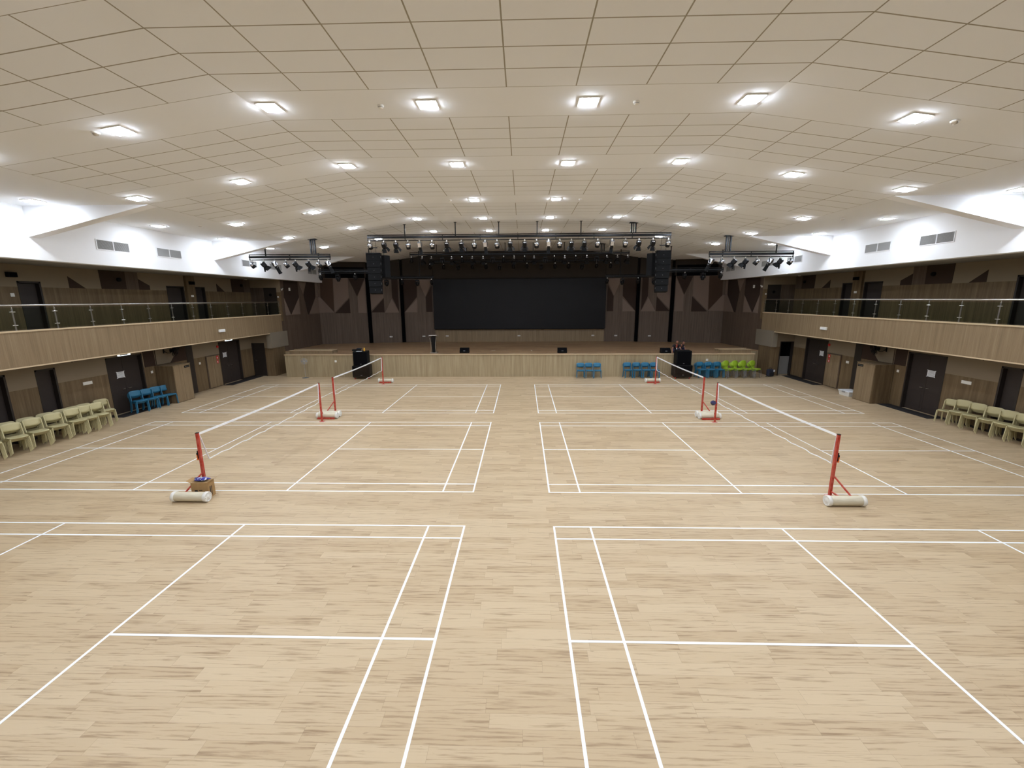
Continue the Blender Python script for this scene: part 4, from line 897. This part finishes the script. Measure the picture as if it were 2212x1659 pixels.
# ================================================================== WALL FITTINGS (mirrored on both sides)
wf = thing('wall_fan', '', 'wall fan', group='black wall fans')
MB().bbox(-.06, .06, -.03, 0, -.1, .1, .01).build('bracket', 'black_matte', wf)
MB().tube([(0, -.03, 0), (0, -.14, -.09), (0, -.26, -.1), (0, -.3, .0)], .014, 8).build('arm', 'black_metal', wf)
MB().bbox(-.07, .07, -.42, -.24, -.06, .1, .03).build('motor', 'black_matte', wf)
g = MB(); TM = Matrix.Translation((0, -.42, .02)) @ Matrix.Rotation(math.radians(18), 4, 'X')
for k in range(30):
    a = 2*PI*k/30; g.tube([(0, -.14, 0), (.18*math.cos(a), -.14, .18*math.sin(a)), (.3*math.cos(a), -.06, .3*math.sin(a)), (.26*math.cos(a), .02, .26*math.sin(a)), (.06*math.cos(a), .02, .06*math.sin(a))], .0028, 4)
for rr, yy in ((.18, -.14), (.3, -.06), (.26, .02)): g.tube([(rr*math.cos(2*PI*k/28), yy, rr*math.sin(2*PI*k/28)) for k in range(29)], .004, 4)
g.xf(TM); g.build('cage', 'black_metal', wf)
bl = MB()
for k in range(5):
    b = MB(); b.hexa([(-.04, -.05, .03), (.04, -.07, .03), (.04, -.065, .03), (-.04, -.045, .03), (-.09, -.03, .25), (.09, -.09, .25), (.09, -.085, .25), (-.09, -.025, .25)]); b.xf(TM @ Matrix.Rotation(k*2*PI/5, 4, 'Y')); bl.add(b.v, b.f)
bl.build('blades', 'black_matte', wf)
FAN = Pool(wf)
def plate(name, lb, cat, x, y, z, s, wy, hz, m, t=.015, grp=None, ax='x'):
    if ax == 'x': o = MB().bbox(0, -s*t, -wy/2, wy/2, -hz/2, hz/2, min(.004, t/3)).build(name, m, None, (x, y, z))
    else: o = MB().bbox(-wy/2, wy/2, -t, 0, -hz/2, hz/2, min(.004, t/3)).build(name, m, None, (x, y, z))
    tag(o, lb, cat, grp); return o
def notice(s, side, x, y, z, wy, hz, lines, lb):
    o = plate('paper_notice', lb, 'notice', x, y, z, s, wy, hz, 'paper', .004, 'paper notices on the double doors')
    t = MB()
    for i in range(lines):
        zz = hz*.36-i*hz*.72/(lines-1); ww = wy*(.36 if i % 2 else .42)*(1 if i else .7); t.box(-s*.004, -s*.0052, -ww, ww, zz-hz*.014, zz+hz*.014)
    t.build('text_lines', 'text_grey', o)
    c = MB()
    for a in (-1, 1):
        for b in (-1, 1): c.box(-s*.004, -s*.0056, a*wy/2-.02, a*wy/2+.02, b*hz/2-.012, b*hz/2+.012)
    c.build('tape_corner', 'tape_white', o)
for s, side in SIDES:
    XW, XF, XG = X(s, 16.72), X(s, 15.37), X(s, 17.22); rz = PI/2 if s > 0 else -PI/2
    rzf = -PI/2 if s < 0 else PI/2
    FAN.put((XW-s*.03, 19.55 if s < 0 else 19.5, 2.38), (PI/2 if s < 0 else -PI/2)-s*.5, 'black wall-mounted fan above the wooden locker on the %s side' % side)
    # wooden locker projecting into the hall
    r = thing('wooden_locker', 'tall wood-panelled locker standing out from the %s wall' % side, 'locker', (0, 0, 0), 0, 'wood-panelled lockers')
    XL_ = X(s, 15.86)
    MB().box(XL_+s*.02, XW-s*.03, 18.96, 20.0, 0, 1.75).build('carcass', 'wood_shaded', r)
    MB().box(XL_-s*.002, XW-s*.03, 18.95, 20.01, 1.75, 1.77).build('top', 'wood_wall', r)
    MB().bbox(XL_, XL_+s*.02, 18.98, 19.475, .03, 1.73, .003).build('door', 'wood_wall', r); MB().bbox(XL_, XL_+s*.02, 19.48, 19.98, .03, 1.73, .003).build('door', 'wood_wall', r)
    o = MB().box(XL_-s*.006, XL_, 19.62, 19.93, 1.58, 1.68).build('name_plate', 'black_matte', r)
    MB().box(XL_-s*.008, XL_-s*.006, 19.65, 19.9, 1.62, 1.64).build('lettering', 'grey_metal', o)
    # fire hose cabinet
    r = thing('hose_cabinet', 'wood-fronted wall cabinet with red stickers on the %s wall' % side, 'cabinet', (0, 0, 0), 0, 'wood-fronted wall cabinets')
    MB().box(XW-s*.05, XW, 22.14, 23.16, 0.02, 1.79).build('frame', 'wood_dark', r)
    for a, b in ((22.18, 22.645), (22.655, 23.12)): MB().bbox(XW-s*.07, XW-s*.05, a, b, .05, 1.74, .003).build('door', 'wood_wall', r)
    MB().box(XW-s*.073, XW-s*.07, 22.88, 23.04, 1.52, 1.72).box(XW-s*.073, XW-s*.07, 22.88, 23.02, 1.3, 1.48).build('red_sticker', 'red_sign', r)
    MB().box(XW-s*.075, XW-s*.073, 22.93, 22.98, 1.57, 1.66).box(XW-s*.075, XW-s*.073, 22.93, 22.97, 1.33, 1.43).build('sticker_symbol', 'paper', r)
    # small items
    r = thing('alarm_bell', 'round red alarm bell high on the %s wall beside the far double door' % side, 'alarm bell', (XW, 23.16, 2.2), 0, 'red alarm bells')
    MB().lathe([(0, -.06), (.03, -.058), (.06, -.04), (.075, -.015), (.075, 0)], axis='x', seg=20).xf(Matrix.Scale(s, 4, (1, 0, 0))).build('gong', 'red_sign', r); MB().box(-s*.012, 0, -.04, .04, -.04, .04).build('back_box', 'red_sign', r)
    plate('light_switch', 'square white switch by the locker on the %s lower wall' % side, 'switch', XW, 18.78, 1.52, s, .11, .11, 'white_plastic', grp='white switch plates')
    plate('light_switch', 'square white switch left of the wall cabinet on the %s lower wall' % side if s < 0 else 'white switch right of the wall cabinet on the right lower wall', 'switch', XW, 21.72, 1.48, s, .12 if s < 0 else .2, .12, 'white_plastic', grp='white switch plates')
    o = plate('wall_sign', 'white rectangular plate on the wood panel above the cream chairs, %s wall' % side, 'sign', XW, 15.86, 1.58, s, .36, .12, 'white_plastic', grp='white plates above the chairs')
    notice(s, side, XW+s*.13, 17.4, 1.64, .34, .26, 5, 'white printed notice taped to the near %s double door' % side)
    notice(s, side, XW+s*.13, 23.85, 1.66, .3, .26, 5, 'white printed notice taped to the far %s double door' % side)
    r = thing('emergency_lamp', 'white box emergency lamp on the wooden balcony front, %s side' % side, 'emergency lamp', (XF, 21.78, 3.18), 0, 'box lamps on the balcony fronts')
    MB().bbox(0, -s*.07, -.22, .22, -.07, .07, .012).build('housing', 'white_plastic', r); MB().box(-s*.07, -s*.073, -.18, .18, -.05, .03).build('lens', 'paper', r)
    if s < 0:
        for y, t in ((16.32, 'near'), (22.42, 'far')):
            r = thing('exit_sign', 'thin glowing bluish exit sign under the left balcony edge, the %s one' % t, 'exit sign', (X(s, 15.5), y, 2.6), 0, 'glowing exit signs')
            MB().bbox(-.02, .02, -.26, .26, -.0, .075, .004).build('housing', 'exit_lit', r)
            MB().box(.0205, .0215, -.2, .14, .02, .055).build('lettering', 'text_grey', r)
    # gallery wall fittings
    for y, t in ((14.8-.3, 'near'), (22.4, 'middle')):
        r = thing('wall_speaker', 'small black box speaker high on the %s gallery wall, the %s one' % (side, t), 'loudspeaker', (XG-s*(.12 if y > 20 else 0), y, 5.62), 0, 'small box speakers on the gallery walls')
        MB().bbox(0, -s*.14, -.13, .13, -.08, .08, .01).build('cabinet', 'black_matte', r); MB().box(-s*.14, -s*.145, -.11, .11, -.06, .06).build('grille', 'black_cloth', r)
    for y, t in ((18.45, 'nearer'), (26.6, 'farther')):
        r = thing('dome_speaker', 'small dark round fitting on the %s gallery wall, the %s one' % (side, t), 'wall fitting', (XG-s*.012, y, 5.62), 0, 'dark round fittings on the gallery walls')
        MB().lathe([(0, -.1), (.07, -.1), (.085, -.06), (.085, 0)], axis='x', seg=18).xf(Matrix.Scale(s, 4, (1, 0, 0))).build('housing', 'black_matte', r)
    plate('light_switch', 'white switch plate on the %s gallery wall before the near door' % side, 'switch', XG, 14.45, 4.94, s, .12, .12, 'white_plastic', grp='gallery switch plates')
    plate('light_switch', 'white switch plate on the pilaster of the %s gallery wall' % side, 'switch', XG-s*.12, 22.4, 4.95, s, .18, .1, 'white_plastic', grp='gallery switch plates')
    plate('light_switch', 'tiny white switch beside the end door of the %s gallery' % side, 'switch', X(s, 15.45), 27.5, 4.93, s, .09, .09, 'white_plastic', grp='gallery switch plates', ax='y')
    # camera and detector on the stage side wall
    r = thing('security_camera', 'white security camera high on the stage side wall, %s' % side, 'security camera', (X(s, 15.33), 27.72, 5.42), 0, 'white security cameras')
    MB().cyl((0, 0, 0), (-s*.06, 0, 0), .03, seg=12).build('mount', 'white_plastic', r); MB().cyl((-s*.05, .1, .04), (-s*.14, -.18, -.05), .04, .045, seg=14).build('body', 'white_plastic', r)
    r = thing('motion_sensor', 'small white sensor box beside the %s security camera' % side, 'sensor', (X(s, 15.27), 28.55, 5.42), 0, 'white sensor boxes')
    MB().bbox(0, -s*.08, -.06, .06, -.1, .1, .02).build('housing', 'white_plastic', r); MB().ball((-s*.08, 0, .02), .03, n=10).build('lens', 'grey_plastic', r)
    # floor mats
    for y0, y1, t in ((16.5, 18.95, 'near'), (23.2, 26.1, 'far')):
        o = MB().bbox(X(s, 16.16), X(s, 16.70), y0, y1, .001, .014, .004).build('door_mat', 'mat_rubber'); tag(o, 'long dark mat in front of the %s %s double door' % (t, side), 'mat', 'dark door mats')
    o = MB().bbox(-.06, .06, -.06, .06, -.05, 0, .02).build('dome_camera', 'white_plastic', None, (X(s, 16.4), 25.9, 5.97)); tag(o, 'tiny white dome under the far end of the %s gallery ceiling' % side, 'camera', 'ceiling domes over the galleries')
plate('wall_switch', 'square white switch plate on the wooden stage front, right of the pedestal fan', 'switch', -11.62, 25.87, .98, 1, .13, .13, 'white_plastic', ax='y')
plate('wall_switch', 'square white switch plate on the wooden stage front above the blue chairs', 'switch', 11.18, 25.87, 1.02, 1, .13, .13, 'white_plastic', ax='y')
# backpack, storage box
r = thing('backpack', 'dark backpack on the floor by the wood corner right of the stage', 'backpack', (15.02, 25.85, 0), .2)
MB().bbox(-.2, .2, -.12, .12, 0, .46, .09).build('bag_body', 'pack_dark', r); MB().bbox(-.15, .15, -.18, -.1, .03, .26, .035).build('front_pocket', 'cloth_dark', r); MB().tube([(-.2, -.05, .05), (-.3, -.12, .01), (-.36, -.1, .012)], .012).build('strap', 'cloth_dark', r)
MB().tube([(-.08, 0, .45), (-.05, 0, .53), (.05, 0, .53), (.08, 0, .45)], .012).build('handle', 'cloth_dark', r)
MB().box(.12, .22, -.14, -.13, .3, .42).build('paper_tag', 'paper', r)
r = thing('storage_box', 'low white plastic storage box with lid beside the right wooden locker', 'box', (15.93, 20.62, 0), 0)
MB().hexa([(-.26, -.3, 0), (.26, -.3, 0), (.26, .3, 0), (-.26, .3, 0), (-.3, -.36, .22), (.3, -.36, .22), (.3, .36, .22), (-.3, .36, .22)]).build('tub', 'white_plastic', r)
MB().bbox(-.32, .32, -.38, .38, .22, .25, .008).build('lid', 'paper', r); MB().box(-.325, -.31, -.1, .1, .17, .24).build('latch', 'grey_plastic', r)
